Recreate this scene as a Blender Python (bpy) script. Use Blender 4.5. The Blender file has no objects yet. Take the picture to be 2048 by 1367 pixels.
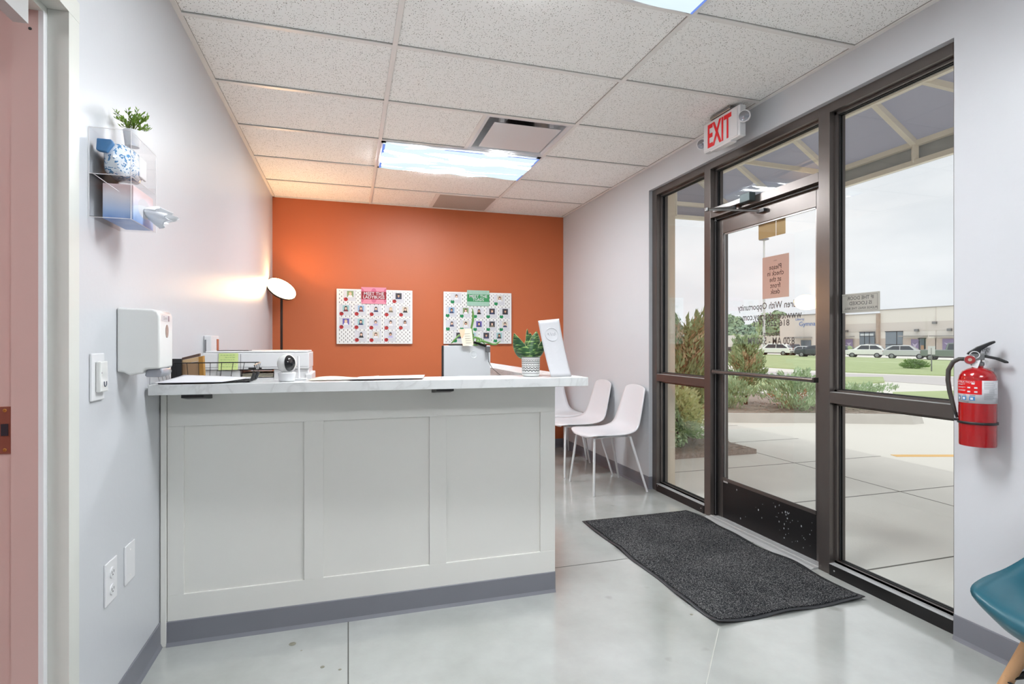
import bpy, bmesh, math, random
from mathutils import Vector, Matrix
from math import sin, cos, pi, radians
random.seed(7)
SC = bpy.context.scene
COL = SC.collection

# ------------------------------------------------------------------ camera
F_PX, YAW, PX0, PY0, EYE = 1057.8, 0.2836, 1004.7, 682.9, 1.2
cam_d = bpy.data.cameras.new('camera')
cam_d.sensor_width = 36.0
cam_d.lens = F_PX * 36.0 / 2048.0
cam_d.shift_x = (1024 - PX0) / 2048.0
cam_d.shift_y = -(683.5 - PY0) / 2048.0
cam_d.clip_start = 0.02
cam_d.clip_end = 2000
cam = bpy.data.objects.new('camera', cam_d)
cam.location = (0, 0, EYE)
cam.rotation_euler = (radians(90), 0, -YAW)
COL.objects.link(cam)
SC.camera = cam

# ------------------------------------------------------------------ colour management and world
SC.view_settings.view_transform = 'Standard'
SC.view_settings.look = 'None'
SC.view_settings.gamma = 1.0
SC.view_settings.exposure = 0.38
SC.view_settings.use_curve_mapping = False
SKY = 0.96          # overcast sky strength
LAMP = 83.0          # ceiling troffers
world = bpy.data.worlds.new('overcast_sky')
SC.world = world
world.use_nodes = True
wt = world.node_tree
wt.nodes.clear()
w_out = wt.nodes.new('ShaderNodeOutputWorld')
w_bg = wt.nodes.new('ShaderNodeBackground')
w_tc = wt.nodes.new('ShaderNodeTexCoord')
w_map = wt.nodes.new('ShaderNodeMapping')
w_map.inputs['Scale'].default_value = (2.0, 2.0, 7.0)
w_no = wt.nodes.new('ShaderNodeTexNoise')
w_no.inputs['Scale'].default_value = 1.6
w_no.inputs['Detail'].default_value = 5
w_rp = wt.nodes.new('ShaderNodeValToRGB')
w_rp.color_ramp.elements[0].position = 0.32
w_rp.color_ramp.elements[0].color = (0.70, 0.72, 0.76, 1)
w_rp.color_ramp.elements[1].position = 0.68
w_rp.color_ramp.elements[1].color = (0.88, 0.88, 0.90, 1)
wt.links.new(w_tc.outputs['Generated'], w_map.inputs['Vector'])
wt.links.new(w_map.outputs['Vector'], w_no.inputs['Vector'])
wt.links.new(w_no.outputs['Fac'], w_rp.inputs['Fac'])
wt.links.new(w_rp.outputs['Color'], w_bg.inputs['Color'])
w_bg.inputs['Strength'].default_value = SKY
wt.links.new(w_bg.outputs['Background'], w_out.inputs['Surface'])

# a soft high sun behind thin cloud
sun_d = bpy.data.lights.new('sun', 'SUN')
sun_d.energy = 0.9
sun_d.angle = radians(40)
sun_d.color = (1.0, 0.97, 0.92)
sun = bpy.data.objects.new('sun', sun_d)
sun.rotation_euler = (radians(18), radians(-12), 0)
sun.location = (20, 10, 30)
COL.objects.link(sun)

# ------------------------------------------------------------------ measuring helpers
_c, _s = cos(YAW), sin(YAW)
def ray(px, py):
    u = (px - PX0) / F_PX
    return Vector((_s + u * _c, _c - u * _s, -(py - PY0) / F_PX))
def on_x(px, py, X):
    d = ray(px, py); t = X / d.x
    return Vector((X, t * d.y, EYE + t * d.z))
def on_y(px, py, Y):
    d = ray(px, py); t = Y / d.y
    return Vector((t * d.x, Y, EYE + t * d.z))
def on_z(px, py, Z=0.0):
    d = ray(px, py); t = (Z - EYE) / d.z
    return Vector((t * d.x, t * d.y, Z))
def terrain(X):
    if X < 9: return -0.15
    return max(-0.92, -0.15 - 0.0135 * (X - 9))
def on_ground(px, py):
    d = ray(px, py); t = 5.0
    for _ in range(200):
        t = (terrain(t * d.x) - EYE) / d.z
    return Vector((t * d.x, t * d.y, terrain(t * d.x)))

# ------------------------------------------------------------------ materials
def lin(r, g, b):
    f = lambda v: (v / 255 / 12.92) if v / 255 <= 0.04045 else ((v / 255 + 0.055) / 1.055) ** 2.4
    return (f(r), f(g), f(b), 1.0)

def pbr(name, rgb, rough=0.5, metal=0.0, spec=0.5, var=0.04, vscale=6.0, bump=0.0, bscale=60.0, coat=0.0, emit=0.0):
    m = bpy.data.materials.new(name)
    m.use_nodes = True
    nt = m.node_tree
    b = nt.nodes['Principled BSDF']
    col = lin(*rgb)
    b.inputs['Roughness'].default_value = rough
    b.inputs['Metallic'].default_value = metal
    b.inputs['Specular IOR Level'].default_value = spec
    if coat: b.inputs['Coat Weight'].default_value = coat
    tc = nt.nodes.new('ShaderNodeTexCoord')
    if var > 0:
        n = nt.nodes.new('ShaderNodeTexNoise'); n.inputs['Scale'].default_value = vscale; n.inputs['Detail'].default_value = 4
        nt.links.new(tc.outputs['Object'], n.inputs['Vector'])
        mx = nt.nodes.new('ShaderNodeMix'); mx.data_type = 'RGBA'
        mx.inputs[6].default_value = tuple(max(0, c * (1 - var)) for c in col[:3]) + (1,)
        mx.inputs[7].default_value = tuple(min(1, c * (1 + var)) for c in col[:3]) + (1,)
        nt.links.new(n.outputs['Fac'], mx.inputs[0])
        nt.links.new(mx.outputs[2], b.inputs['Base Color'])
    else:
        b.inputs['Base Color'].default_value = col
    if bump > 0:
        n2 = nt.nodes.new('ShaderNodeTexNoise'); n2.inputs['Scale'].default_value = bscale; n2.inputs['Detail'].default_value = 3
        nt.links.new(tc.outputs['Object'], n2.inputs['Vector'])
        bp = nt.nodes.new('ShaderNodeBump'); bp.inputs['Strength'].default_value = bump; bp.inputs['Distance'].default_value = 0.004
        nt.links.new(n2.outputs['Fac'], bp.inputs['Height'])
        nt.links.new(bp.outputs['Normal'], b.inputs['Normal'])
    if emit:
        b.inputs['Emission Color'].default_value = col
        b.inputs['Emission Strength'].default_value = emit
    return m

def glass_mat(name, tint=(0.93, 0.96, 0.95), ior=1.5, rough=0.0, boost=1.0):
    m = bpy.data.materials.new(name); m.use_nodes = True
    nt = m.node_tree; nt.nodes.clear()
    out = nt.nodes.new('ShaderNodeOutputMaterial')
    tr = nt.nodes.new('ShaderNodeBsdfTransparent'); tr.inputs['Color'].default_value = tint + (1,)
    gl = nt.nodes.new('ShaderNodeBsdfGlossy'); gl.inputs['Roughness'].default_value = rough
    ge = nt.nodes.new('ShaderNodeNewGeometry')
    dt = nt.nodes.new('ShaderNodeVectorMath'); dt.operation = 'DOT_PRODUCT'
    nt.links.new(ge.outputs['Normal'], dt.inputs[0]); nt.links.new(ge.outputs['Incoming'], dt.inputs[1])
    f0 = ((ior - 1) / (ior + 1)) ** 2
    ca = math_node(nt, 'ABSOLUTE', dt.outputs['Value'])
    pw = math_node(nt, 'POWER', math_node(nt, 'SUBTRACT', 1.0, ca, clamp=True), 5.0)
    fr = math_node(nt, 'MULTIPLY_ADD', pw, 1 - f0, f0)
    mu = nt.nodes.new('ShaderNodeMath'); mu.operation = 'MULTIPLY'; mu.inputs[1].default_value = boost; mu.use_clamp = True
    mx = nt.nodes.new('ShaderNodeMixShader')
    nt.links.new(fr, mu.inputs[0]); nt.links.new(mu.outputs[0], mx.inputs[0])
    nt.links.new(tr.outputs[0], mx.inputs[1]); nt.links.new(gl.outputs[0], mx.inputs[2])
    nt.links.new(mx.outputs[0], out.inputs['Surface'])
    return m

def paper_mat(name, rgb, rough=0.3, tr=0.45):
    m = pbr(name, rgb, rough); nt = m.node_tree
    t_ = nt.nodes.new('ShaderNodeBsdfTranslucent'); t_.inputs['Color'].default_value = lin(*rgb)
    x = nt.nodes.new('ShaderNodeMixShader'); x.inputs[0].default_value = tr
    nt.links.new(nt.nodes['Principled BSDF'].outputs[0], x.inputs[1]); nt.links.new(t_.outputs[0], x.inputs[2])
    nt.links.new(x.outputs[0], nt.nodes['Material Output'].inputs['Surface'])
    return m

def emit_mat(name, rgb, strength):
    m = bpy.data.materials.new(name); m.use_nodes = True
    nt = m.node_tree; nt.nodes.clear()
    out = nt.nodes.new('ShaderNodeOutputMaterial'); e = nt.nodes.new('ShaderNodeEmission')
    e.inputs['Color'].default_value = lin(*rgb); e.inputs['Strength'].default_value = strength
    nt.links.new(e.outputs[0], out.inputs['Surface'])
    return m

def N(nt, t, **kw):
    n = nt.nodes.new(t)
    for k, v in kw.items():
        if k in ('operation', 'data_type', 'blend_type', 'feature', 'use_clamp', 'bands_direction', 'wave_type'): setattr(n, k, v)
    return n
def math_node(nt, op, a, b=None, c=None, clamp=False):
    n = nt.nodes.new('ShaderNodeMath'); n.operation = op; n.use_clamp = clamp
    for i, v in enumerate((a, b, c)):
        if v is None: continue
        if isinstance(v, (int, float)): n.inputs[i].default_value = v
        else: nt.links.new(v, n.inputs[i])
    return n.outputs[0]
def ramp(nt, fac, stops):
    r = nt.nodes.new('ShaderNodeValToRGB')
    els = r.color_ramp.elements
    while len(els) < len(stops): els.new(0.5)
    for e, (p, c) in zip(els, stops):
        e.position = p; e.color = c
    nt.links.new(fac, r.inputs['Fac'])
    return r.outputs['Color']

M = {}
M['wall'] = pbr('white_wall_paint', (195, 197, 201), 0.36, var=0.012, vscale=2.0, bump=0.10, bscale=45)
M['orange'] = pbr('orange_wall_paint', (188, 100, 60), 0.42, spec=0.4, var=0.02, vscale=1.5, bump=0.10, bscale=45)
M['jamb'] = pbr('jamb_pink_reflection', (192, 162, 156), 0.35, var=0.03)  # pink light reflected from the next room, painted into the frame colour
M['jamb_grey'] = pbr('door_frame_paint', (205, 206, 200), 0.35, var=0.03)
M['base'] = pbr('grey_vinyl_base', (118, 119, 127), 0.4, var=0.05)
M['alu'] = pbr('dark_bronze_anodised', (100, 94, 91), 0.28, metal=0.65, var=0.12, vscale=5)
M['alu2'] = pbr('dark_bronze_inner', (34, 33, 34), 0.35, metal=0.4, var=0.1)
M['silver'] = pbr('mill_aluminium', (182, 183, 183), 0.35, metal=0.35, var=0.05)
M['steel'] = pbr('grey_steel', (140, 140, 140), 0.3, metal=0.9, var=0.05)
M['gasket'] = pbr('black_gasket', (20, 22, 24), 0.6)
M['glass'] = glass_mat('window_glass', (0.955, 0.97, 0.965), 1.52, boost=1.15)
M['acrylic'] = glass_mat('clear_acrylic', (0.99, 0.992, 0.996), 1.4, boost=0.35)
M['acrylic_edge'] = pbr('acrylic_cut_edge', (228, 224, 226), 0.2, var=0)
M['desk'] = pbr('desk_grey_paint', (218, 217, 212), 0.42, var=0.012, vscale=3)
M['white'] = pbr('white_plastic', (216, 216, 218), 0.28, var=0.01)
M['white_gloss'] = pbr('white_gloss_plastic', (214, 214, 212), 0.12, var=0.01, coat=0.3)
M['chair'] = pbr('chair_white_plastic', (208, 208, 212), 0.3, var=0.01)
M['leg'] = pbr('white_powder_coat', (208, 208, 210), 0.3, var=0.01)
M['black'] = pbr('black_plastic', (24, 24, 26), 0.4)
M['blackgloss'] = pbr('black_gloss', (14, 14, 16), 0.08, coat=0.5)
M['paper'] = pbr('white_paper', (206, 206, 210), 0.6, var=0.01)
M['cream'] = pbr('cream_paper', (220, 212, 192), 0.6, var=0.01)
M['ink'] = pbr('grey_ink', (120, 120, 124), 0.6)
M['wire'] = pbr('black_wire', (30, 30, 32), 0.3, metal=0.5)
M['red'] = pbr('red_paint', (158, 3, 12), 0.16, var=0.02, coat=0.7)
M['redplain'] = pbr('red_print', (200, 14, 20), 0.35)
M['exitred'] = pbr('exit_sign_red', (204, 10, 22), 0.3, emit=0.12)
M['teal'] = pbr('teal_plastic', (32, 84, 98), 0.32, var=0.02)
M['wood'] = pbr('beech_wood', (190, 148, 108), 0.38, var=0.12, vscale=18)
M['blue'] = pbr('blue_print', (60, 120, 172), 0.35)
M['awn'] = None

def tile_material():
    m = pbr('ceiling_tile', (226, 224, 220), 0.85, var=0.0)
    nt = m.node_tree; b = nt.nodes['Principled BSDF']
    tc = nt.nodes.new('ShaderNodeTexCoord')
    tot = None
    for sc, th, den in ((150, 0.26, 0.55), (85, 0.20, 0.62)):
        v = nt.nodes.new('ShaderNodeTexVoronoi'); v.inputs['Scale'].default_value = sc
        nt.links.new(tc.outputs['Object'], v.inputs['Vector'])
        d = math_node(nt, 'LESS_THAN', v.outputs['Distance'], th)
        sp = nt.nodes.new('ShaderNodeSeparateColor'); nt.links.new(v.outputs['Color'], sp.inputs[0])
        g = math_node(nt, 'GREATER_THAN', sp.outputs[0], den)
        k = math_node(nt, 'MULTIPLY', d, g)
        tot = k if tot is None else math_node(nt, 'MAXIMUM', tot, k)
    mx = nt.nodes.new('ShaderNodeMix'); mx.data_type = 'RGBA'
    mx.inputs[6].default_value = lin(246, 245, 242); mx.inputs[7].default_value = lin(128, 124, 116)
    nt.links.new(tot, mx.inputs[0]); nt.links.new(mx.outputs[2], b.inputs['Base Color'])
    return m
M['tile'] = tile_material()
M['tee'] = pbr('white_ceiling_tee', (232, 229, 225), 0.35, var=0.01)

def floor_material():
    m = pbr('polished_concrete', (170, 174, 172), 0.16, var=0.0)
    nt = m.node_tree; b = nt.nodes['Principled BSDF']
    tc = nt.nodes.new('ShaderNodeTexCoord')
    n1 = nt.nodes.new('ShaderNodeTexNoise'); n1.inputs['Scale'].default_value = 1.7; n1.inputs['Detail'].default_value = 7; n1.inputs['Roughness'].default_value = 0.62
    nt.links.new(tc.outputs['Object'], n1.inputs['Vector'])
    c1 = ramp(nt, n1.outputs['Fac'], [(0.3, lin(156, 158, 154)), (0.7, lin(181, 183, 180))])
    n2 = nt.nodes.new('ShaderNodeTexNoise'); n2.inputs['Scale'].default_value = 5.5; n2.inputs['Detail'].default_value = 2
    nt.links.new(tc.outputs['Object'], n2.inputs['Vector'])
    st = ramp(nt, n2.outputs['Fac'], [(0.70, (0, 0, 0, 1)), (0.76, (1, 1, 1, 1))])
    mx = nt.nodes.new('ShaderNodeMix'); mx.data_type = 'RGBA'
    k = math_node(nt, 'MULTIPLY', st, 0.45)
    nt.links.new(k, mx.inputs[0]); nt.links.new(c1, mx.inputs[6]); mx.inputs[7].default_value = lin(112, 112, 104)
    nt.links.new(mx.outputs[2], b.inputs['Base Color'])
    n3 = nt.nodes.new('ShaderNodeTexNoise'); n3.inputs['Scale'].default_value = 9; n3.inputs['Detail'].default_value = 4
    nt.links.new(tc.outputs['Object'], n3.inputs['Vector'])
    r = math_node(nt, 'MULTIPLY_ADD', n3.outputs['Fac'], 0.14, 0.07)
    nt.links.new(r, b.inputs['Roughness'])
    b.inputs['Specular IOR Level'].default_value = 0.9
    b.inputs['Coat Weight'].default_value = 0.75; b.inputs['Coat Roughness'].default_value = 0.13
    return m
M['floor'] = floor_material()

def marble_material():
    m = pbr('white_marble_laminate', (226, 227, 227), 0.25, var=0)
    nt = m.node_tree; b = nt.nodes['Principled BSDF']
    tc = nt.nodes.new('ShaderNodeTexCoord')
    n1 = nt.nodes.new('ShaderNodeTexNoise'); n1.inputs['Scale'].default_value = 5; n1.inputs['Detail'].default_value = 8; n1.inputs['Distortion'].default_value = 1.4
    nt.links.new(tc.outputs['Object'], n1.inputs['Vector'])
    a = math_node(nt, 'SUBTRACT', n1.outputs['Fac'], 0.5); a = math_node(nt, 'ABSOLUTE', a)
    c = ramp(nt, a, [(0.0, lin(192, 193, 193)), (0.03, lin(202, 204, 204)), (0.2, lin(208, 209, 209))])
    nt.links.new(c, b.inputs['Base Color'])
    return m
M['marble'] = marble_material()

def rug_material():
    m = pbr('ribbed_charcoal_carpet', (62, 62, 66), 0.95, spec=0.1, var=0)
    nt = m.node_tree; b = nt.nodes['Principled BSDF']
    tc = nt.nodes.new('ShaderNodeTexCoord')
    n1 = nt.nodes.new('ShaderNodeTexNoise'); n1.inputs['Scale'].default_value = 230; n1.inputs['Detail'].default_value = 2
    n2 = nt.nodes.new('ShaderNodeTexNoise'); n2.inputs['Scale'].default_value = 3.0; n2.inputs['Detail'].default_value = 5
    nt.links.new(tc.outputs['Object'], n1.inputs['Vector']); nt.links.new(tc.outputs['Object'], n2.inputs['Vector'])
    v = math_node(nt, 'MULTIPLY_ADD', n2.outputs['Fac'], 0.16, math_node(nt, 'MULTIPLY', n1.outputs['Fac'], 1.0))
    c = ramp(nt, v, [(0.46, lin(16, 17, 19)), (0.60, lin(58, 59, 62)), (0.76, lin(124, 123, 122))])
    nt.links.new(c, b.inputs['Base Color'])
    bp = nt.nodes.new('ShaderNodeBump'); bp.inputs['Strength'].default_value = 0.7; bp.inputs['Distance'].default_value = 0.006
    nt.links.new(n1.outputs['Fac'], bp.inputs['Height']); nt.links.new(bp.outputs['Normal'], b.inputs['Normal'])
    return m
M['rug'] = rug_material()
M['rubber'] = pbr('dark_rubber', (44, 45, 48), 0.5)

def cloud_material():
    # the printed cloud cover of a lit ceiling light
    m = bpy.data.materials.new('cloud_print_light_cover'); m.use_nodes = True
    nt = m.node_tree; nt.nodes.clear()
    out = nt.nodes.new('ShaderNodeOutputMaterial'); e = nt.nodes.new('ShaderNodeEmission')
    tc = nt.nodes.new('ShaderNodeTexCoord'); mp = nt.nodes.new('ShaderNodeMapping'); mp.inputs['Scale'].default_value = (1.0, 4.2, 1)
    n = nt.nodes.new('ShaderNodeTexNoise'); n.inputs['Scale'].default_value = 1.5; n.inputs['Detail'].default_value = 3; n.inputs['Distortion'].default_value = 0.8
    nt.links.new(tc.outputs['Object'], mp.inputs['Vector']); nt.links.new(mp.outputs['Vector'], n.inputs['Vector'])
    c = ramp(nt, n.outputs['Fac'], [(0.0, (0.0066, 0.0080, 0.0090, 1)), (0.495, (0.0078, 0.0092, 0.0098, 1)), (0.56, (0.94, 0.975, 1.0, 1))])
    nt.links.new(c, e.inputs['Color'])
    e.inputs['Strength'].default_value = LAMP
    nt.links.new(e.outputs[0], out.inputs['Surface'])
    return m
M['cloud'] = cloud_material()
M['cloud_edge'] = emit_mat('cloud_cover_blue_hem', (120, 150, 232), 0.8)
M['lampglow'] = emit_mat('warm_lamp_disc', (255, 204, 146), 40.0)

def peg_material():
    m = pbr('white_pegboard', (232, 233, 232), 0.45, var=0)
    nt = m.node_tree; b = nt.nodes['Principled BSDF']
    tc = nt.nodes.new('ShaderNodeTexCoord'); sp = nt.nodes.new('ShaderNodeSeparateXYZ')
    nt.links.new(tc.outputs['Object'], sp.inputs[0])
    u = math_node(nt, 'DIVIDE', sp.outputs[0], 0.02)
    cl = math_node(nt, 'FLOOR', u)
    par = math_node(nt, 'MULTIPLY', math_node(nt, 'FRACT', math_node(nt, 'MULTIPLY', cl, 0.5)), 1.0)
    v = math_node(nt, 'ADD', math_node(nt, 'DIVIDE', sp.outputs[2], 0.04), par)
    du = math_node(nt, 'ABSOLUTE', math_node(nt, 'SUBTRACT', math_node(nt, 'FRACT', u), 0.5))
    dv = math_node(nt, 'ABSOLUTE', math_node(nt, 'SUBTRACT', math_node(nt, 'FRACT', v), 0.5))
    k = math_node(nt, 'MULTIPLY', math_node(nt, 'LESS_THAN', du, 0.14), math_node(nt, 'LESS_THAN', dv, 0.20))
    ax = math_node(nt, 'LESS_THAN', math_node(nt, 'ABSOLUTE', sp.outputs[0]), 0.362)
    az = math_node(nt, 'LESS_THAN', math_node(nt, 'ABSOLUTE', math_node(nt, 'SUBTRACT', sp.outputs[2], 0.277)), 0.262)
    k = math_node(nt, 'MULTIPLY', k, math_node(nt, 'MULTIPLY', ax, az))
    mx = nt.nodes.new('ShaderNodeMix'); mx.data_type = 'RGBA'
    mx.inputs[6].default_value = lin(224, 224, 222); mx.inputs[7].default_value = lin(40, 30, 26)
    nt.links.new(k, mx.inputs[0]); nt.links.new(mx.outputs[2], b.inputs['Base Color'])
    return m
M['peg'] = peg_material()

# ------------------------------------------------------------------ mesh builder
class MB:
    def __init__(self):
        self.v, self.f, self.mi = [], [], []
    def add(self, verts, faces, mi=0):
        o = len(self.v)
        self.v += [tuple(p) for p in verts]
        self.f += [tuple(i + o for i in f) for f in faces]
        self.mi += [mi] * len(faces)
        return self
    def box(self, x0, x1, y0, y1, z0, z1, mi=0):
        v = [(x, y, z) for z in (z0, z1) for y in (y0, y1) for x in (x0, x1)]
        return self.add(v, [(0, 2, 3, 1), (4, 5, 7, 6), (0, 1, 5, 4), (2, 6, 7, 3), (0, 4, 6, 2), (1, 3, 7, 5)], mi)
    def obox(self, c, ax, ay, az, mi=0):
        c, ax, ay, az = map(Vector, (c, ax, ay, az))
        v = [c + ax * sx + ay * sy + az * sz for sz in (-1, 1) for sy in (-1, 1) for sx in (-1, 1)]
        return self.add(v, [(0, 2, 3, 1), (4, 5, 7, 6), (0, 1, 5, 4), (2, 6, 7, 3), (0, 4, 6, 2), (1, 3, 7, 5)], mi)
    def tube(self, pts, r, n=10, mi=0, cap=True, closed=False):
        pts = [Vector(p) for p in pts]
        rs = r if isinstance(r, (list, tuple)) else [r] * len(pts)
        L = len(pts); o = len(self.v); up = None
        for i, p in enumerate(pts):
            a = pts[i - 1] if (i > 0 or closed) else p
            b = pts[(i + 1) % L] if (i < L - 1 or closed) else p
            t = (b - a).normalized()
            if up is None:
                up = Vector((0, 0, 1)) if abs(t.z) < 0.9 else Vector((1, 0, 0))
            u = (up - t * up.dot(t))
            if u.length < 1e-5: u = t.orthogonal()
            u.normalize(); up = u
            w = t.cross(u)
            for k in range(n):
                an = 2 * pi * k / n
                self.v.append(tuple(p + (u * cos(an) + w * sin(an)) * rs[i]))
        R = L if closed else L - 1
        for i in range(R):
            for k in range(n):
                a = o + i * n + k; b = o + i * n + (k + 1) % n
                c = o + ((i + 1) % L) * n + (k + 1) % n; d = o + ((i + 1) % L) * n + k
                self.f.append((a, b, c, d)); self.mi.append(mi)
        if cap and not closed:
            self.f.append(tuple(o + k for k in range(n))[::-1]); self.mi.append(mi)
            self.f.append(tuple(o + (L - 1) * n + k for k in range(n))); self.mi.append(mi)
        return self
    def lathe(self, prof, c=(0, 0, 0), n=32, axis=(0, 0, 1), mi=0, cap=True):
        ax = Vector(axis).normalized(); u = ax.orthogonal().normalized(); w = ax.cross(u); c = Vector(c)
        o = len(self.v)
        for r, h in prof:
            for k in range(n):
                an = 2 * pi * k / n
                self.v.append(tuple(c + ax * h + (u * cos(an) + w * sin(an)) * r))
        for i in range(len(prof) - 1):
            for k in range(n):
                a = o + i * n + k; b = o + i * n + (k + 1) % n
                self.f.append((a, b, b + n, a + n)); self.mi.append(mi)
        if cap:
            self.f.append(tuple(o + k for k in range(n))[::-1]); self.mi.append(mi)
            e = o + (len(prof) - 1) * n
            self.f.append(tuple(e + k for k in range(n))); self.mi.append(mi)
        return self
    def prism(self, poly, dvec, mi=0):
        poly = [Vector(p) for p in poly]; dvec = Vector(dvec); n = len(poly)
        v = poly + [p + dvec for p in poly]
        f = [tuple(range(n))[::-1], tuple(range(n, 2 * n))] + [(i, (i + 1) % n, n + (i + 1) % n, n + i) for i in range(n)]
        return self.add(v, f, mi)
    def grid(self, fn, nu, nv, mi=0):
        v = [fn(i / nu, j / nv) for j in range(nv + 1) for i in range(nu + 1)]
        f = [(j * (nu + 1) + i, j * (nu + 1) + i + 1, (j + 1) * (nu + 1) + i + 1, (j + 1) * (nu + 1) + i) for j in range(nv) for i in range(nu)]
        return self.add(v, f, mi)

def props(o, label=None, cat=None, group=None, kind=None):
    if label: o['label'] = label
    if cat: o['category'] = cat
    if group: o['group'] = group
    if kind: o['kind'] = kind
    return o
def world_loc(o):
    p = Vector((0, 0, 0))
    while o is not None:
        p += Vector(o.location); o = o.parent
    return p
def build(name, mb, mats, parent=None, origin=None, smooth=None, bevel=0.0, seg=2, solid=0.0, sub=0, local=False, fix=True):
    """link a mesh; verts are world coordinates unless local; origin = object origin for a top-level one"""
    me = bpy.data.meshes.new(name)
    off = Vector((0, 0, 0))
    if not local:
        off = Vector(origin) if origin is not None else Vector((0, 0, 0))
        if parent is not None: off = world_loc(parent)
    me.from_pydata([tuple(Vector(p) - off) for p in mb.v], [], mb.f)
    for m in (mats if isinstance(mats, (list, tuple)) else [mats]): me.materials.append(M[m] if isinstance(m, str) else m)
    me.polygons.foreach_set('material_index', mb.mi)
    if fix:
        bm = bmesh.new(); bm.from_mesh(me); bmesh.ops.recalc_face_normals(bm, faces=bm.faces); bm.to_mesh(me); bm.free()
    me.update()
    o = bpy.data.objects.new(name, me)
    COL.objects.link(o)
    if parent is not None: o.parent = parent
    elif not local: o.location = off
    if smooth:
        me.polygons.foreach_set('use_smooth', [True] * len(me.polygons))
        if smooth != 'all':
            ang = radians(smooth)
            me.set_sharp_from_angle(angle=ang)
    if solid:
        s = o.modifiers.new('solidify', 'SOLIDIFY'); s.thickness = solid; s.offset = 0
    if bevel:
        b = o.modifiers.new('bevel', 'BEVEL'); b.width = bevel; b.segments = seg; b.limit_method = 'ANGLE'; b.angle_limit = radians(35)
    if sub:
        s = o.modifiers.new('subsurf', 'SUBSURF'); s.levels = sub; s.render_levels = sub
    return o
def empty(name, loc, rz=0, label=None, cat=None, group=None, kind=None):
    o = bpy.data.objects.new(name, None); COL.objects.link(o)
    o.location = loc; o.rotation_euler = (0, 0, rz); o.empty_display_size = 0.05
    return props(o, label, cat, group, kind)
def copy_tree(o, loc=None, rz=None, parent=None):
    c = o.copy(); COL.objects.link(c)
    if parent is not None: c.parent = parent
    if loc is not None: c.location = loc
    if rz is not None: c.rotation_euler = (0, 0, rz)
    for ch in list(o.children): copy_tree(ch, parent=c)
    return c
def struct(name, mb, mats, parent=None, **kw):
    o = build(name, mb, mats, parent, **kw)
    if parent is None: o['kind'] = 'structure'
    return o

_txt_cache = {}
def text_polys(s, size=1.0, align='CENTER', space=1.0, bold=0.0):
    key = (s, align, space, bold)
    if key not in _txt_cache:
        cu = bpy.data.curves.new('t', 'FONT'); cu.body = s; cu.align_x = align; cu.align_y = 'CENTER'; cu.size = 1.0
        cu.offset = bold; cu.space_line = space; cu.resolution_u = 2
        ob = bpy.data.objects.new('t', cu); COL.objects.link(ob)
        dg = bpy.context.evaluated_depsgraph_get()
        me = ob.evaluated_get(dg).to_mesh()
        _txt_cache[key] = ([tuple(v.co) for v in me.vertices], [tuple(p.vertices) for p in me.polygons])
        ob.evaluated_get(dg).to_mesh_clear()
        bpy.data.objects.remove(ob); bpy.data.curves.remove(cu)
    v, f = _txt_cache[key]
    return [(x * size, y * size) for x, y, z in v], f
def put_text(mb, s, o, ux, uy, size, mi=0, align='CENTER', sx=1.0, space=1.0, width=None, bold=0.0):
    v, f = text_polys(s, size, align, space, bold)
    o, ux, uy = Vector(o), Vector(ux).normalized(), Vector(uy).normalized()
    if width:
        xs = [p[0] for p in v]; sx = width / (max(xs) - min(xs))
    mb.add([o + ux * (a * sx) + uy * b for a, b in v], f, mi)
    return mb

# ------------------------------------------------------------------ room dimensions
XL, XR, YB, YF, HC = -0.711, 2.3535, 5.593, -3.0, 2.6145
OY0, OY1, OZ = 1.543, 3.806, 2.43          # storefront opening
GX, GY, TX, TY = 0.2148, 2.5827, 1.2192, 0.6096   # ceiling grid

# floor, with sawn joints cut in the slab
fl = struct('floor', MB().box(XL - 1.2, XR + 0.12, YF, YB + 0.1, -0.12, 0.0), 'floor')
j = MB()
j.box(-0.002, 0.002, YF, 2.37, 0.0002, 0.0008)
j.box(0.956, 2.33, 2.615, 2.619, 0.0002, 0.0008)
build('sawn_joint', j, pbr('dark_joint_filler', (74, 74, 70), 0.8), fl)  # dark filler in the sawn joints
j = MB(); j.tube([(1.49, 1.872, 0.0006), (1.2, 1.575, 0.0006), (0.6, 0.95, 0.0006)], 0.0014, 4)
build('hairline_joint', j, pbr('pale_joint_filler', (206, 206, 200), 0.7), fl)
sc = MB()
for px, py, r in ((585, 1287, .014), (645, 1333, .008), (680, 1338, .006), (603, 1300, .004), (1230, 1095, .006), (1210, 1052, .005), (1383, 1228, .007)):
    p = on_z(px, py); sc.lathe([(r, 0), (r * .9, 0.0004)], (p.x, p.y, 0.0003), 12)
build('stain_spot', sc, pbr('oil_stain', (128, 126, 112), 0.5), fl)

# ceiling
_vx0, _vx1, _vy0, _vy1 = GX + TX / 2, GX + TX, GY + TY, GY + 2 * TY
ce = struct('ceiling', MB().box(XL - 0.1, XR + 0.1, YF, _vy0, HC + 0.008, HC + 0.05).box(XL - 0.1, XR + 0.1, _vy1, YB + 0.1, HC + 0.008, HC + 0.05)
            .box(XL - 0.1, _vx0, _vy0, _vy1, HC + 0.008, HC + 0.05).box(_vx1, XR + 0.1, _vy0, _vy1, HC + 0.008, HC + 0.05), 'tile')
g = MB()
for k in range(0, 3):
    x = GX + TX * (k - 0) if k else GX
    if k == 2: continue
    g.box(x - 0.012, x + 0.012, YF, YB, HC, HC + 0.006)
for k in range(-9, 5):
    y = GY + TY * k
    g.box(XL, XR, y - 0.012, y + 0.012, HC + 0.0005, HC + 0.0065)
xm = GX + TX / 2
for k in (1, 4):
    g.box(xm - 0.012 + (0.0 if k == 1 else 0), xm + 0.012, GY + TY * k, min(YB, GY + TY * (k + 1)), HC + 0.001, HC + 0.007)
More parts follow.
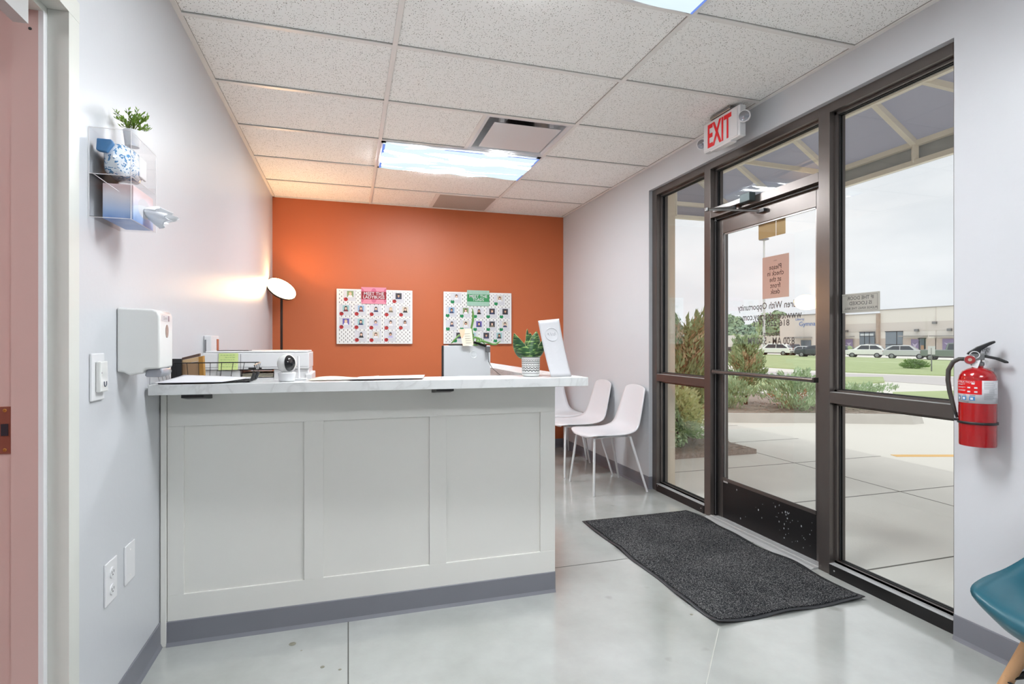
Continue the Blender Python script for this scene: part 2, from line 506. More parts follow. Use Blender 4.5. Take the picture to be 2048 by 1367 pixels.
for a in ((XL, XL + 0.022, YF, YB), (XR - 0.022, XR, YF, YB), (XL, XR, YB - 0.022, YB), (XL, XR, YF, YF + 0.022)):
    g.box(*a, HC - 0.001, HC + 0.006)
build('ceiling_grid', g, 'tee', ce)
g = MB()
for k in range(-6, 5):
    y = GY + TY * k - 0.0135
    g.box(XL, XR, y - 0.0010, y, HC + 0.004, HC + 0.0078)
for x in (GX + 0.0125, GX + TX - 0.014, XL + 0.022, XR - 0.024):
    g.box(x, x + 0.0010, YF, YB, HC + 0.004, HC + 0.0078)
build('tile_gap', g, pbr('tile_gap_dark', (158, 155, 150), 0.9), ce)

# walls
wl = MB()
wl.box(XL - 0.13, XL, 1.69, YB, 0, HC + 0.05)
wl.box(XL - 0.13, XL, 0.62, 1.69, 2.115, HC + 0.05)
wl.box(XL - 0.13, XL, YF, 0.62, 0, HC + 0.05)
struct('wall_left', wl, 'wall')
struct('wall_back', MB().box(XL - 0.13, XR + 0.15, YB, YB + 0.13, 0, HC + 0.05), 'orange')
wr = MB()
wr.box(XR, XR + 0.16, OY1, YB, 0, HC + 0.05)
wr.box(XR, XR + 0.16, OY0, OY1, OZ, HC + 0.05)
wr.box(XR, XR + 0.16, YF, OY0, 0, HC + 0.05)
struct('wall_right', wr, 'wall')
struct('wall_front', MB().box(XL - 0.13, XR + 0.16, YF - 0.13, YF, 0, HC + 0.05), 'wall')
# outside skin of the front wall
ow = MB()
ow.box(XR + 0.161, XR + 0.26, OY1 + 0.02, 9.0, -0.16, 5.2)
ow.box(XR + 0.161, XR + 0.26, OY0 - 0.02, OY1 + 0.02, OZ + 0.02, 5.2)
ow.box(XR + 0.161, XR + 0.26, -6.0, OY0 - 0.02, -0.16, 5.2)
struct('wall_outside', ow, pbr('beige_stucco', (222, 208, 188), 0.8, bump=0.3))
struct('roof', MB().box(XL - 0.3, XR + 0.26, YF - 0.3, YB + 0.3, HC + 0.4, HC + 0.5), 'base')
# unseen neighbouring room beyond the left door, pink to bounce colour on the jamb
nb = MB()
nb.box(XL - 3.0, XL - 0.13, YF, YF + 0.05, 0, HC); nb.box(XL - 3.0, XL - 0.13, 3.0, 3.05, 0, HC)
nb.box(XL - 3.05, XL - 3.0, YF, 3.05, 0, HC); nb.box(XL - 3.0, XL - 0.13, YF, 3.05, HC, HC + 0.05)
nb.box(XL - 3.0, XL - 0.13, YF, 3.05, -0.06, -0.01)
struct('wall_adjoining_room', nb, pbr('adjoining_room_pink_bounce', (214, 160, 150), 0.6))

# baseboards with a cove toe
def baseboard(name, pts, inward, h=0.1):
    """pts: polyline on the floor along the wall; inward = room side normal"""
    mb = MB(); n = Vector(inward)
    prof = [(0, 0), (0.012, 0), (0.009, 0.006), (0.005, 0.016), (0.004, h - 0.004), (0.002, h), (0, h)]
    a, b = Vector(pts[0]), Vector(pts[1])
    mb.prism([a + n * p + Vector((0, 0, q)) for p, q in prof], b - a)
    return struct(name, mb, 'base')
baseboard('baseboard_left', ((XL, 1.70, 0), (XL, YB, 0)), (1, 0, 0))
baseboard('baseboard_back', ((XL, YB, 0), (XR, YB, 0)), (0, -1, 0))
baseboard('baseboard_right', ((XR, OY1, 0), (XR, YB, 0)), (-1, 0, 0))
baseboard('baseboard_right_near', ((XR, YF, 0), (XR, OY0, 0)), (-1, 0, 0))
baseboard('baseboard_return', ((XR, OY1, 0), (XR + 0.03, OY1, 0)), (0, -1, 0))

# left doorway: hollow metal frame
d2 = empty('door_2', (XL, 1.64, 0), kind='structure')
jb = MB()
jb.box(XL + 0.001, XL + 0.012, 1.64, 1.695, 0, 2.0595)           # face on this room's side
jb.box(XL - 0.035, XL + 0.001, 1.64, 1.689, 0, 2.0595)             # rebate lip
build('jamb_face', jb, 'jamb_grey', d2)
jb = MB(); jb.box(XL - 0.046, XL - 0.035, 1.622, 1.69, 0, 2.045)
build('stop_nose', jb, 'white', d2)
jb = MB(); jb.box(XL - 0.103, XL - 0.046, 1.622, 1.69, 0, 2.045)
build('stop_soffit', jb, 'jamb', d2)
jb = MB(); jb.box(XL - 0.16, XL - 0.103, 1.64, 1.69, 0, 2.06)
build('jamb_rebate', jb, 'jamb', d2)
jb = MB(); jb.box(XL - 0.035, XL + 0.0125, 0.62, 1.6955, 2.06, 2.1145); jb.box(XL - 0.103, XL - 0.0355, 0.62, 1.6895, 2.042, 2.1145); jb.box(XL - 0.16, XL - 0.1035, 0.62, 1.6895, 2.06, 2.1145)
build('frame_head', jb, 'jamb_grey', d2)
jb = MB(); jb.box(XL - 0.16, XL + 0.012, 0.57, 0.62, 0, 2.115)
build('jamb_near', jb, 'jamb_grey', d2)
sp = MB(); sp.box(XL - 0.14, XL - 0.108, 1.637, 1.6402, 0.916, 1.036)
spo = build('strike_plate', sp, pbr('copper_strike', (150, 96, 82), 0.35, metal=0.6), d2, bevel=0.001)
props(spo, 'copper coloured strike plate')
h_ = MB(); h_.box(XL - 0.131, XL - 0.116, 1.6355, 1.6375, 0.962, 0.992)
build('latch_hole', h_, pbr('latch_dark', (52, 50, 58), 0.4, metal=0.4), spo)
for zz in (0.926, 1.026):
    h_ = MB(); h_.lathe([(0.0045, 0), (0.003, 0.0015)], (XL - 0.1235, 1.637, zz), 12, axis=(0, -1, 0))
    build('screw', h_, pbr('brass_screw', (196, 150, 84), 0.3, metal=0.9), spo)
h_ = MB(); h_.lathe([(0.004, 0), (0.003, 0.002)], on_y(60, 57, 1.622), 12, axis=(0, -1, 0)); build('silencer', h_, 'black', d2)
h_ = MB(); h_.lathe([(0.004, 0), (0.003, 0.004)], on_y(31, 120, 1.638), 12, axis=(0, -1, 0)); build('silencer', h_, 'black', d2)
h_ = MB(); a = on_y(31, 22, 1.45); h_.box(a.x - 0.03, a.x, 1.36, 1.5, a.z, a.z + 0.1); build('closer_bracket', h_, 'silver', d2)

# ------------------------------------------------------------------ storefront
FX = XR + 0.032; FD = 0.105; GXP = FX + 0.060      # frame face, depth, glass plane
MUL = [(3.744, OY1), (3.085, 3.150), (2.148, 2.216), (OY0, OY0 + 0.0235)]
w1 = empty('window_1', (FX, 3.45, 0), kind='structure'); w2 = empty('window_2', (FX, 1.85, 0), kind='structure')
w3 = empty('window_3', (FX, 2.65, 2.06), kind='structure'); d1 = empty('door_1', (FX, 2.65, 0), kind='structure')
def member(name, parent, y0, y1, z0, z1, horizontal):
    m = MB(); m.box(FX, FX + FD, y0, y1, z0, z1)
    build(name, m, 'alu', parent, bevel=0.0012, seg=1)
member('jamb_frame', w1, *MUL[0], 0, OZ, 0); member('mullion', w1, *MUL[1], 0, OZ, 0)
member('mullion', w2, *MUL[2], 0, OZ, 0); member('jamb_frame', w2, *MUL[3], 0, OZ, 0)
def glazing(parent, y0, y1, z0, z1, sill_low=False):
    """glass with its stops and gaskets inside an opening y0..y1, z0..z1"""
    s = MB(); t = 0.012; gx = GXP
    for (a, b, c, d) in ((y0, y0 + t, z0, z1), (y1 - t, y1, z0, z1), (y0, y1, z1 - t, z1), (y0, y1, z0, z0 + t)):
        s.box(gx - 0.026, gx - 0.010, a, b, c, d); s.box(gx + 0.010, gx + 0.024, a, b, c, d)
    build('glazing_stop', s, 'alu', parent)
    q = MB(); t2 = 0.016
    for (a, b, c, d) in ((y0, y0 + t2, z0, z1), (y1 - t2, y1, z0, z1), (y0, y1, z1 - t2, z1), (y0, y1, z0, z0 + t2)):
        q.box(gx - 0.010, gx - 0.004, a, b, c, d); q.box(gx + 0.004, gx + 0.010, a, b, c, d)
    build('gasket', q, 'gasket', parent)
    e = MB(); e.box(gx - 0.0035, gx + 0.0035, y0 + 0.004, y1 - 0.004, z0 + 0.004, z1 - 0.004)
    build('glass_pane', e, 'glass', parent)
ZB0, ZB1, ZS, ZH = 0.884, 0.940, 0.056, 2.383
for par, ya, yb in ((w1, MUL[1][1], MUL[0][0]), (w2, MUL[3][1], MUL[2][0])):
    m = MB(); m.box(FX, FX + FD, ya, yb, ZH, OZ); build('head_frame', m, 'alu', par, bevel=0.001, seg=1)
    m = MB(); m.box(FX, FX + FD, ya, yb, ZB0, ZB1); build('horizontal_bar', m, 'alu', par, bevel=0.001, seg=1)
    m = MB(); m.box(FX - 0.004, FX + FD, ya, yb, 0, ZS); build('sill_frame', m, 'alu2', par, bevel=0.001, seg=1)
    m = MB(); m.box(FX - 0.004, GXP - 0.026, ya, yb, ZS, ZS + 0.002); m.box(GXP - 0.026, GXP - 0.010, ya, yb, ZS, ZS + 0.013)
    build('sill_top', m, 'silver', par)
    m = MB(); m.box(FX + 0.002, GXP - 0.026, ya, yb, ZB1, ZB1 + 0.0015); build('bar_top', m, 'silver', par)
    glazing(par, ya, yb, ZB1, ZH); glazing(par, ya, yb, ZS + 0.002, ZB0)
m = MB()
for yy, zz in ((MUL[0][0] - 0.02, 0.046), (MUL[1][1] + 0.03, 0.03)): m.lathe([(0.004, 0), (0.003, 0.002)], (FX - 0.004, yy, zz), 10, axis=(-1, 0, 0))
build('screw_cap', m, 'silver', w1)
m = MB(); m.lathe([(0.004, 0), (0.003, 0.002)], (FX - 0.004, MUL[2][0] - 0.03, 0.03), 10, axis=(-1, 0, 0)); build('screw_cap', m, 'silver', w2)
# transom
ya, yb = MUL[2][1], MUL[1][0]
m = MB(); m.box(FX, FX + FD, ya, yb, ZH, OZ); build('head_frame', m, 'alu', w3, bevel=0.001, seg=1)
m = MB(); m.box(FX, FX + FD, ya, yb, 2.045, 2.095); build('transom_bar', m, 'alu', w3, bevel=0.001, seg=1)
glazing(w3, ya, yb, 2.095, ZH)
# door leaf, set back behind the mullions
DX = FX + 0.052; DT = 0.044
dz0, dz1 = 0.012, 2.038
m = MB(); m.box(DX, DX + DT, yb - 0.062, yb - 0.004, dz0, dz1); build('hinge_stile', m, 'alu', d1, bevel=0.002, seg=1)
m = MB(); m.box(DX, DX + DT, ya + 0.004, ya + 0.062, dz0, dz1); build('lock_stile', m, 'alu', d1, bevel=0.002, seg=1)
m = MB(); m.box(DX, DX + DT, ya + 0.062, yb - 0.062, dz1 - 0.105, dz1); build('top_rail', m, 'alu', d1, bevel=0.001, seg=1)
m = MB(); m.box(DX, DX + DT, ya + 0.062, yb - 0.062, dz0, 0.262)
kr = build('kick_rail', m, 'alu2', d1, bevel=0.001, seg=1)
m = MB()
rnd = random.Random(3)
for _ in range(46):
    yy = rnd.uniform(ya + 0.08, yb - 0.1) if rnd.random() < 0.4 else rnd.gauss(2.45, 0.07); zz = rnd.uniform(0.05, 0.24); s_ = rnd.uniform(0.0008, 0.0035)
    yy = min(max(yy, ya + 0.07), yb - 0.07)
    m.box(DX - 0.0006, DX - 0.0001, yy - s_, yy + s_, zz - s_ * rnd.uniform(.6, 2.5), zz + s_ * 1.4)
build('scuff_mark', m, pbr('pale_scuff', (150, 154, 158), 0.7), kr)
m = MB(); m.box(DX - 0.003, DX + 0.002, ya + 0.062, yb - 0.062, 0.262, 0.284); build('glass_stop', m, 'alu', d1)
m = MB()
for (a, b, c, d) in ((ya + .062, ya + .072, .284, dz1 - .105), (yb - .072, yb - .062, .284, dz1 - .105), (ya + .062, yb - .062, dz1 - .115, dz1 - .105)):
    m.box(DX + 0.006, DX + 0.016, a, b, c, d)
build('glass_stop', m, 'steel', d1)
m = MB(); m.box(DX + 0.019, DX + 0.026, ya + 0.06, yb - 0.06, 0.262, dz1 - 0.103); build('glass_pane', m, 'glass', d1)
# jamb stop strip beside the far mullion, weather seal
m = MB(); m.box(FX + 0.03, FX + 0.05, yb - 0.014, yb, 0, 2.045); m.box(FX + 0.03, FX + 0.05, ya, ya + 0.014, 0, 2.045); m.box(FX + 0.03, FX + 0.05, ya, yb, 2.03, 2.045)
build('door_stop', m, 'alu2', d1)
m = MB(); m.box(FX + 0.0295, FX + 0.0305, yb - 0.0155, yb - 0.0135, 0.02, 2.02); build('weather_seal', m, 'silver', d1)
m = MB(); m.box(FX - 0.03, FX + 0.052, ya - 0.0, yb, 0.0, 0.010); m.prism([(FX - 0.06, ya, 0), (FX - 0.03, ya, 0.010), (FX - 0.03, ya, 0)], (0, yb - ya, 0)); m.box(FX + 0.0, FX + 0.01, ya, yb, 0.010, 0.014)
build('threshold', m, 'silver', d1)
# push bar
a = on_x(1437, 733, DX - 0.05); zb = 0.995
m = MB(); m.tube([(DX - 0.052, yb - 0.028, zb), (DX - 0.052, ya + 0.030, zb)], 0.0125, 14)
pb = build('push_bar', m, 'alu', d1, smooth=40)
for yy in (yb - 0.034, ya + 0.034):
    m = MB(); m.box(DX - 0.060, DX, yy - 0.010, yy + 0.010, zb - 0.014, zb + 0.014); build('bar_bracket', m, 'alu', pb, bevel=0.002)
# closer
m = MB(); m.box(FX - 0.032, FX, 2.74, 3.02, 2.066, 2.100)
cl = build('door_closer', m, 'steel', d1, bevel=0.004)
m = MB(); m.box(FX - 0.045, FX, 2.665, 2.75, 2.060, 2.112); build('closer_body', m, pbr('grey_green_cast', (74, 86, 88), 0.4, metal=0.5), cl, bevel=0.003)
pv = on_x(1470, 418, FX - 0.03); el = on_x(1413, 419, FX - 0.16); sh = on_x(1510, 422, FX + 0.035)
el = Vector((FX - 0.17, 2.90, 2.062)); pv = Vector((FX - 0.025, 2.82, 2.055)); sh = Vector((DX - 0.012, 2.66, 2.0))
el = on_x(1414, 419, FX - 0.17)
m = MB(); m.tube([pv, el], 0.008, 8); m.tube([el, sh], 0.0065, 8); m.lathe([(0.014, 0), (0.014, 0.02)], el - Vector((0, 0, 0.01)), 12)
build('closer_arm', m, 'steel', cl, smooth=40)
m = MB(); m.obox(sh, (0.012, 0, 0), (0, 0.03, 0), (0, 0, 0.010)); m.lathe([(0.012, 0), (0.012, 0.03)], pv - Vector((0, 0, 0.02)), 12)
build('arm_shoe', m, pbr('dark_cast', (60, 60, 62), 0.35, metal=0.6), cl)
m = MB(); q = on_x(1451, 963, DX - 0.002); m.box(DX - 0.003, DX, q.y - 0.02, q.y + 0.02, q.z - 0.006, q.z + 0.006); build('corner_clip', m, 'silver', d1)
# hinges
m = MB(); p = Vector((FX + 0.035, yb - 0.012, 2.025)); m.lathe([(0.008, 0), (0.008, 0.02)], p, 10); build('top_pivot', m, 'steel', d1)

# ------------------------------------------------------------------ signs and lettering on the glass
DG = DX + 0.0265 + 0.0008     # outer face of the door glass
WG = GXP + 0.0035 + 0.0008
UXo, UZ = Vector((0, 1, 0)), Vector((0, 0, 1))       # reads correctly from outside (camera sees it reversed)
def sign_quad(mb, X, p0, p1, t=0.0006, mi=0):
    y0, y1 = sorted((p0.y, p1.y)); z0, z1 = sorted((p0.z, p1.z))
    mb.box(X, X + t, y0, y1, z0, z1, mi)
    return y0, y1, z0, z1
m = MB(); y0, y1, z0, z1 = sign_quad(m, DG, on_x(1525, 512, DG), on_x(1578, 598, DG))
z1 = on_x(1578, 505, DG).z; z0 = on_x(1525, 598, DG).z
m = MB(); m.box(DG, DG + 0.0006, y0, y1, z0, z1)
sg = build('check_in_sign', m, paper_mat('sign_tan_pink_reflection', (234, 208, 198), 0.15, 0.55), origin=(DG, (y0 + y1) / 2, z0))  # orange wall reflection painted into the tan pink of the sign back
props(sg, 'paper sign with painted-in orange wall reflection asking visitors to check in, on the glass door', 'sign')
m = MB()
yc = (y0 + y1) / 2; hh = z1 - z0
for k, s in enumerate(('Please', 'check in', 'at the', 'front', 'desk')):
    put_text(m, s, (DG - 0.0004, yc, z1 - hh * (0.27 + 0.145 * k)), UXo, UZ, hh * 0.17, sx=0.9, bold=0.008)
put_text(m, 'CWO', (DG - 0.0004, yc, z1 - hh * 0.12), UXo, UZ, hh * 0.04)
build('lettering', m, pbr('sign_dark_ink', (52, 42, 40), 0.6), sg)
m = MB(); a, b, c_, d_ = on_x(1517, 440, DG), on_x(1571, 429, DG), on_x(1517, 479, DG), on_x(1571, 467, DG)
yA, yB = a.y, b.y; ysp = on_x(1552, 440, DG).y
m.box(DG, DG + 0.0006, ysp + 0.002, yA, (c_.z + d_.z) / 2, (a.z + b.z) / 2); m.box(DG, DG + 0.0006, yB, ysp - 0.002, (c_.z + d_.z) / 2, (a.z + b.z) / 2)
sg = build('notice_card', m, paper_mat('card_tan_reflection', (216, 192, 150), 0.08), origin=(DG, (yA + yB) / 2, c_.z))  # tan stands for the room reflected in the greyish card back
props(sg, 'blank card, tan by painted room reflection, in two pieces stuck high on the glass door', 'notice')
def glass_letters(name, label, lines, X, cat='lettering'):
    A, B = on_x(*lines[0][1], X), on_x(*lines[0][2], X)
    t = empty(name, (X, (A.y + B.y) / 2, (A.z + B.z) / 2), label=label, cat=cat)
    mt = pbr(name + '_vinyl', (84, 82, 82), 0.6, var=0)
    for s, pl, pr_, dz, nm in lines:
        m = MB(); A, B = on_x(*pl, X), on_x(*pr_, X)
        put_text(m, s, (X, (A.y + B.y) / 2, (A.z + B.z) / 2), UXo, UZ, dz, width=abs(A.y - B.y), bold=0.012)
        build(nm, m, mt, t)
    return t
glass_letters('practice_lettering', 'grey reversed name and web address lettering below the check-in sign', [
    ('Children With Opportunity', (1476, 617), (1617, 604), 0.058, 'name_line'), ('www.cwotherapy.com', (1485, 636), (1603, 627), 0.062, 'address_line')], DG)
glass_letters('hours_lettering', 'grey reversed phone and opening hours lettering above the door bar', [
    ('816-220-1110', (1505, 650), (1579, 643), 0.052, 'phone_line'), ('Hours', (1527, 669), (1560, 666), 0.045, 'heading_line'), ('8:00 AM - 5:00 PM', (1496, 684), (1589, 680), 0.062, 'time_line')], DG)
m = MB(); A, B = on_x(1680, 589, WG), on_x(1760, 582, WG); Cc, Dd = on_x(1686, 627, WG), on_x(1760, 622, WG)
y0, y1, z0, z1 = B.y, A.y, Dd.z, (A.z + B.z) / 2
m.box(WG, WG + 0.0006, y0, y1, z0, z1)
sg = build('door_bell_sign', m, paper_mat('taupe_sign', (208, 203, 196), 0.3), origin=(WG, (y0 + y1) / 2, z0))
props(sg, 'taupe sign about ringing the bell, on the large window beside the extinguisher', 'sign')
m = MB(); yc = (y0 + y1) / 2 - 0.006; hh = z1 - z0; ww = y1 - y0
for s, k, sz, w_ in (('IF THE DOOR', .25, .26, .66), ('IS LOCKED', .52, .26, .56), ('PLEASE RING THE BELL', .78, .16, .82)):
    put_text(m, s, (WG - 0.0004, yc, z1 - hh * k), UXo, UZ, hh * sz, width=ww * w_, bold=0.01)
for a, b, c, d in ((0.06, .94, .9, .91), (.06, .94, .09, .1), (.06, .065, .1, .9), (.935, .94, .1, .9)):
    m.box(WG - 0.0005, WG - 0.0003, y0 + ww * a, y0 + ww * b, z0 + hh * c, z0 + hh * d)
build('lettering', m, pbr('taupe_ink', (84, 80, 78), 0.6), sg)

# ------------------------------------------------------------------ ceiling fixtures
def troffer(x0, x1, y0, y1, label):
    t = empty('ceiling_light', ((x0 + x1) / 2, (y0 + y1) / 2, HC), label=label, cat='ceiling light', group='troffer lights in the tiled ceiling')
    m = MB()
    m.box(x0, x1, y0, y0 + 0.03, HC - 0.004, HC + 0.004); m.box(x0, x1, y1 - 0.03, y1, HC - 0.004, HC + 0.004)
    m.box(x0, x0 + 0.03, y0, y1, HC - 0.004, HC + 0.004); m.box(x1 - 0.03, x1, y0, y1, HC - 0.004, HC + 0.004)
    build('light_frame', m, 'white', t)
    r = random.Random(int(y0 * 10))
    ph = [r.uniform(0, 6) for _ in range(4)]
    def f(u, v):
        w = 0.004 * sin(11 * u + ph[0]) * sin(pi * u) + 0.003 * sin(23 * u + ph[1]) * abs(2 * v - 1)
        yy = y0 + 0.014 + (y1 - y0 - 0.028) * v + (0.010 * sin(9 * u + ph[2]) if v > 0.97 else 0) + (0.010 * sin(9 * u + ph[2]) if v < 0.03 else 0)
        return (x0 + 0.012 + (x1 - x0 - 0.024) * u, yy, HC - 0.012 - 0.008 * sin(pi * v) + w)
    m = MB(); m.grid(f, 48, 12)
    c = build('cloud_print_cover', m, 'cloud', t, smooth='all')
    props(c, 'lit pale blue cloud-printed cover')
    for bx in ((x0 + 0.010, x0 + 0.026, y0 + 0.02, y1 - 0.05), (x1 - 0.020, x1 - 0.012, y0 + 0.02, y1 - 0.02), (x0 + 0.45, x1 - 0.012, y0 + 0.008, y0 + 0.014)):
        m = MB(); m.box(*bx, HC - 0.018, HC - 0.014); build('cover_hem', m, 'cloud_edge', c)
    return t
troffer(GX + .012, GX + TX - .012, GY + 2 * TY + .012, GY + 3 * TY - .012, 'lit cloud-printed ceiling light nearest the orange wall')
troffer(GX + .012, GX + TX - .012, GY - 2 * TY + .012, GY - TY - .012, 'lit cloud-printed ceiling light cut off by the top of the frame')
troffer(GX + .012, GX + TX - .012, GY - 6 * TY + .012, GY - 5 * TY - .012, 'lit cloud-printed ceiling light behind the camera')
troffer(XL - 2.2, XL - 1.0, 0.4, 1.0, 'unseen ceiling light added beyond the left doorway to brighten its jamb')  # added lamp out of view, brightens the doorway jamb

# square plaque diffuser
x0, x1, y0, y1 = xm + 0.012, GX + TX - 0.012, GY + TY + 0.012, GY + 2 * TY - 0.012
t = empty('air_diffuser', ((x0 + x1) / 2, (y0 + y1) / 2, HC), label='white square plaque air diffuser set in the ceiling beside the far light', cat='air vent')
cx_, cy_ = (x0 + x1) / 2, (y0 + y1) / 2
def ring(m, rings):
    for (h0, z0), (h1, z1) in zip(rings[:-1], rings[1:]):
        a = [(cx_ + sx * h0, cy_ + sy * h0, z0) for sx, sy in ((-1, -1), (1, -1), (1, 1), (-1, 1))]
        b = [(cx_ + sx * h1, cy_ + sy * h1, z1) for sx, sy in ((-1, -1), (1, -1), (1, 1), (-1, 1))]
        m.add(a + b, [(i, (i + 1) % 4, 4 + (i + 1) % 4, 4 + i) for i in range(4)])
m = MB(); ring(m, [(0.297, HC + 0.003), (0.272, HC + 0.003), (0.264, HC + 0.012), (0.256, HC + 0.05), (0.20, HC + 0.13), (0.10, HC + 0.2)])
build('diffuser_cone', m, 'white', t, smooth=40)
m = MB(); m.box(cx_ - 0.226, cx_ + 0.236, cy_ - 0.222, cy_ + 0.215, HC - 0.006, HC - 0.003); build('plaque', m, 'white', t, bevel=0.001)
m = MB(); m.lathe([(0.10, 0), (0.10, 0.08)], (cx_ + 0.02, cy_, HC + 0.03), 24); build('duct_throat', m, 'black', t)
for dx in (-0.19, 0.15):
    m = MB(); m.box(cx_ + dx, cx_ + dx + 0.03, cy_ - 0.225, cy_ - 0.19, HC, HC + 0.03); build('bracket', m, 'white', t)

x0, x1, y0, y1 = xm + 0.012, GX + TX - 0.012, GY + 4 * TY + 0.012, YB - 0.024
t = empty('return_grille', ((x0 + x1) / 2, (y0 + y1) / 2, HC), label='grey perforated return air panel in the ceiling against the orange wall', cat='air vent')
m = MB(); m.box(x0 + .01, x1 - .01, y0 + .01, y1 - .01, HC + 0.002, HC + 0.005); build('perforated_panel', m, pbr('perforated_grey', (176, 168, 160), 0.6, var=0.25, vscale=260), t)
m = MB()
for a in ((x0, x1, y0, y0 + .012), (x0, x1, y1 - .012, y1), (x0, x0 + .012, y0, y1), (x1 - .012, x1, y0, y1)): m.box(*a, HC - 0.001, HC + 0.004)
build('panel_frame', m, 'tee', t)

# exit sign with two emergency heads, hung under the ceiling
ex = 2.20
t = empty('exit_sign', (ex + 0.02, 2.744, 2.42), label='white exit sign with red letters and two lamp heads under the ceiling', cat='exit sign')
m = MB(); m.box(ex, ex + 0.042, 2.581, 2.907, 2.408, 2.592); hs = build('housing', m, 'white', t, bevel=0.005)
m = MB(); m.box(ex - 0.003, ex, 2.60, 2.905, 2.415, 2.588); build('face_plate', m, 'white', t, bevel=0.001)
m = MB(); put_text(m, 'EXIT', (ex - 0.0042, 2.760, 2.500), (0, -1, 0), UZ, 0.185, width=0.215, bold=0.022)
vs = [p[2] for p in m.v]; zc = (max(vs) + min(vs)) / 2; kz = 0.146 / (max(vs) - min(vs))
m.v = [(p[0], p[1], 2.500 + (p[2] - zc) * kz) for p in m.v]
lt = build('lettering', m, 'exitred', t, solid=0.0012); props(lt, 'red letters')
m = MB(); m.box(ex + 0.0, ex + 0.042, 2.66, 2.84, 2.400, 2.408); build('lens_strip', m, 'acrylic_edge', t)
m = MB(); m.box(ex - 0.01, ex + 0.05, 2.655, 2.835, 2.592, HC - 0.002); build('canopy', m, 'steel', t, bevel=0.003)
for yy in (2.560, 2.942):
    hd = MB(); nrm = Vector((-0.75, -0.62, -0.22)); c0 = Vector((ex + 0.012, yy, 2.512 if yy < 2.7 else 2.485))
    hd.lathe([(0.020, -0.035), (0.033, -0.012), (0.035, 0.0), (0.033, 0.006)], c0, 28, axis=nrm); ho = build('lamp_head', hd, 'white', t, smooth=40)
    hd = MB(); hd.lathe([(0.0285, 0.0062), (0.02, 0.011), (0.006, 0.013)], c0, 28, axis=nrm); hd.lathe([(0.010, 0.013), (0.004, 0.017)], c0, 16, axis=nrm)
    build('lamp_lens', hd, pbr('lamp_reflector', (150, 150, 156), 0.12, metal=0.9), ho, smooth=40)

# ------------------------------------------------------------------ reception desk
t = empty('reception_desk', (0.12, 2.45, 0), label='pale grey reception desk front with three recessed panels, against the left wall', cat='reception desk')
YD = 2.373
m = MB()
m.box(XL + 0.003, 0.956, YD + 0.010, YD + 0.11, 0, 1.003)          # recessed field
P = [(-0.627, -0.179), (-0.101, 0.351), (0.427, 0.881)]
xs = [XL + 0.026] + [q for p in P for q in p] + [0.956]
for a, b in ((xs[0], xs[1]), (xs[2], xs[3]), (xs[4], xs[5]), (xs[6], xs[7])): m.box(a, b, YD, YD + 0.0105, 0.197, 0.864)
m.box(XL + 0.026, 0.956, YD, YD + 0.0105, 0, 0.197); m.box(XL + 0.026, 0.956, YD, YD + 0.0105, 0.864, 1.003)
build('front_panel', m, 'desk', t, bevel=0.0012, seg=2)
m = MB(); m.box(XL + 0.003, XL + 0.024, YD - 0.006, YD + 0.0105, 0, 1.003); build('scribe_strip', m, 'desk', t, bevel=0.002)
m = MB(); m.box(0.856, 0.956, YD + 0.11, 3.95, 0, 1.003); build('side_panel', m, 'desk', t)
m = MB(); pr_ = [(0, 0), (0.012, 0), (0.009, 0.006), (0.005, 0.014), (0.004, 0.093), (0.002, 0.096), (0, 0.096)]
m.prism([(XL + 0.024, YD - p, q) for p, q in pr_], (0.956 - XL - 0.024, 0, 0)); build('vinyl_base', m, 'base', t)
m = MB(); m.prism([(XL + 0.012, 2.205, 0), (1.022, 2.145, 0), (1.024, 3.97, 0), (0.838, 3.97, 0), (0.838, 2.392, 0), (XL + 0.012, 2.392, 0)], (0, 0, 0.038))
m.v = [(x, y, z + 1.004) for x, y, z in m.v]
ct = build('countertop', m, 'marble', origin=(0.15, 2.3, 1.004), bevel=0.0015); props(ct, 'white marble-look countertop running along the top of the reception desk', 'countertop')
for x in (-0.60, 0.36):
    m = MB(); m.prism([(x, 2.235, 1.0035), (x, 2.372, 1.0035), (x, 2.372, 0.972), (x, 2.32, 0.976), (x, 2.235, 0.989)], (0.075, 0, 0)); build('support_bracket', m, 'black', t)
wt_ = empty('work_table', (0.1, 2.75, 0), label='white work table on the staff side of the reception desk, under the printer and monitor', cat='table')
m = MB(); m.box(XL + 0.004, 0.85, YD + 0.112, 3.05, 0.715, 0.745); build('table_top', m, 'white', wt_)
for x in (XL + 0.004, 0.82):
    m = MB(); m.box(x, x + 0.026, YD + 0.12, 3.0, 0, 0.715); build('end_panel', m, 'desk', wt_)
m = MB(); m.tube([(-0.6935, 2.208, 1.043), (-0.6935, 2.208, 1.07)], 0.0008, 6); build('edge_seam', m, 'ink', ct)
CT = 1.0425

# ------------------------------------------------------------------ things on the desk
# printer on the work surface
t = empty('printer', (-0.395, 2.74, 0.745), label='white multifunction printer behind the left end of the counter', cat='printer')
m = MB(); m.box(-0.615, -0.174, 2.60, 2.90, 1.075, 1.150); m.box(-0.605, -0.18, 2.605, 2.895, 1.151, 1.158); build('scanner_lid', m, 'white', t, bevel=0.006)
m = MB(); m.box(-0.612, -0.560, 2.61, 2.89, 0.745, 1.075); m.box(-0.560, -0.466, 2.61, 2.89, 0.745, 1.072); build('left_housing', m, 'white', t, bevel=0.004)
m = MB(); m.box(-0.326, -0.176, 2.61, 2.89, 0.745, 1.075); m.box(-0.19, -0.162, 2.60, 2.89, 0.745, 1.052); build('right_housing', m, 'white', t, bevel=0.004)
m = MB(); m.box(-0.466, -0.326, 2.61, 2.89, 0.745, 1.036); build('paper_deck', m, 'white', t)
m = MB()
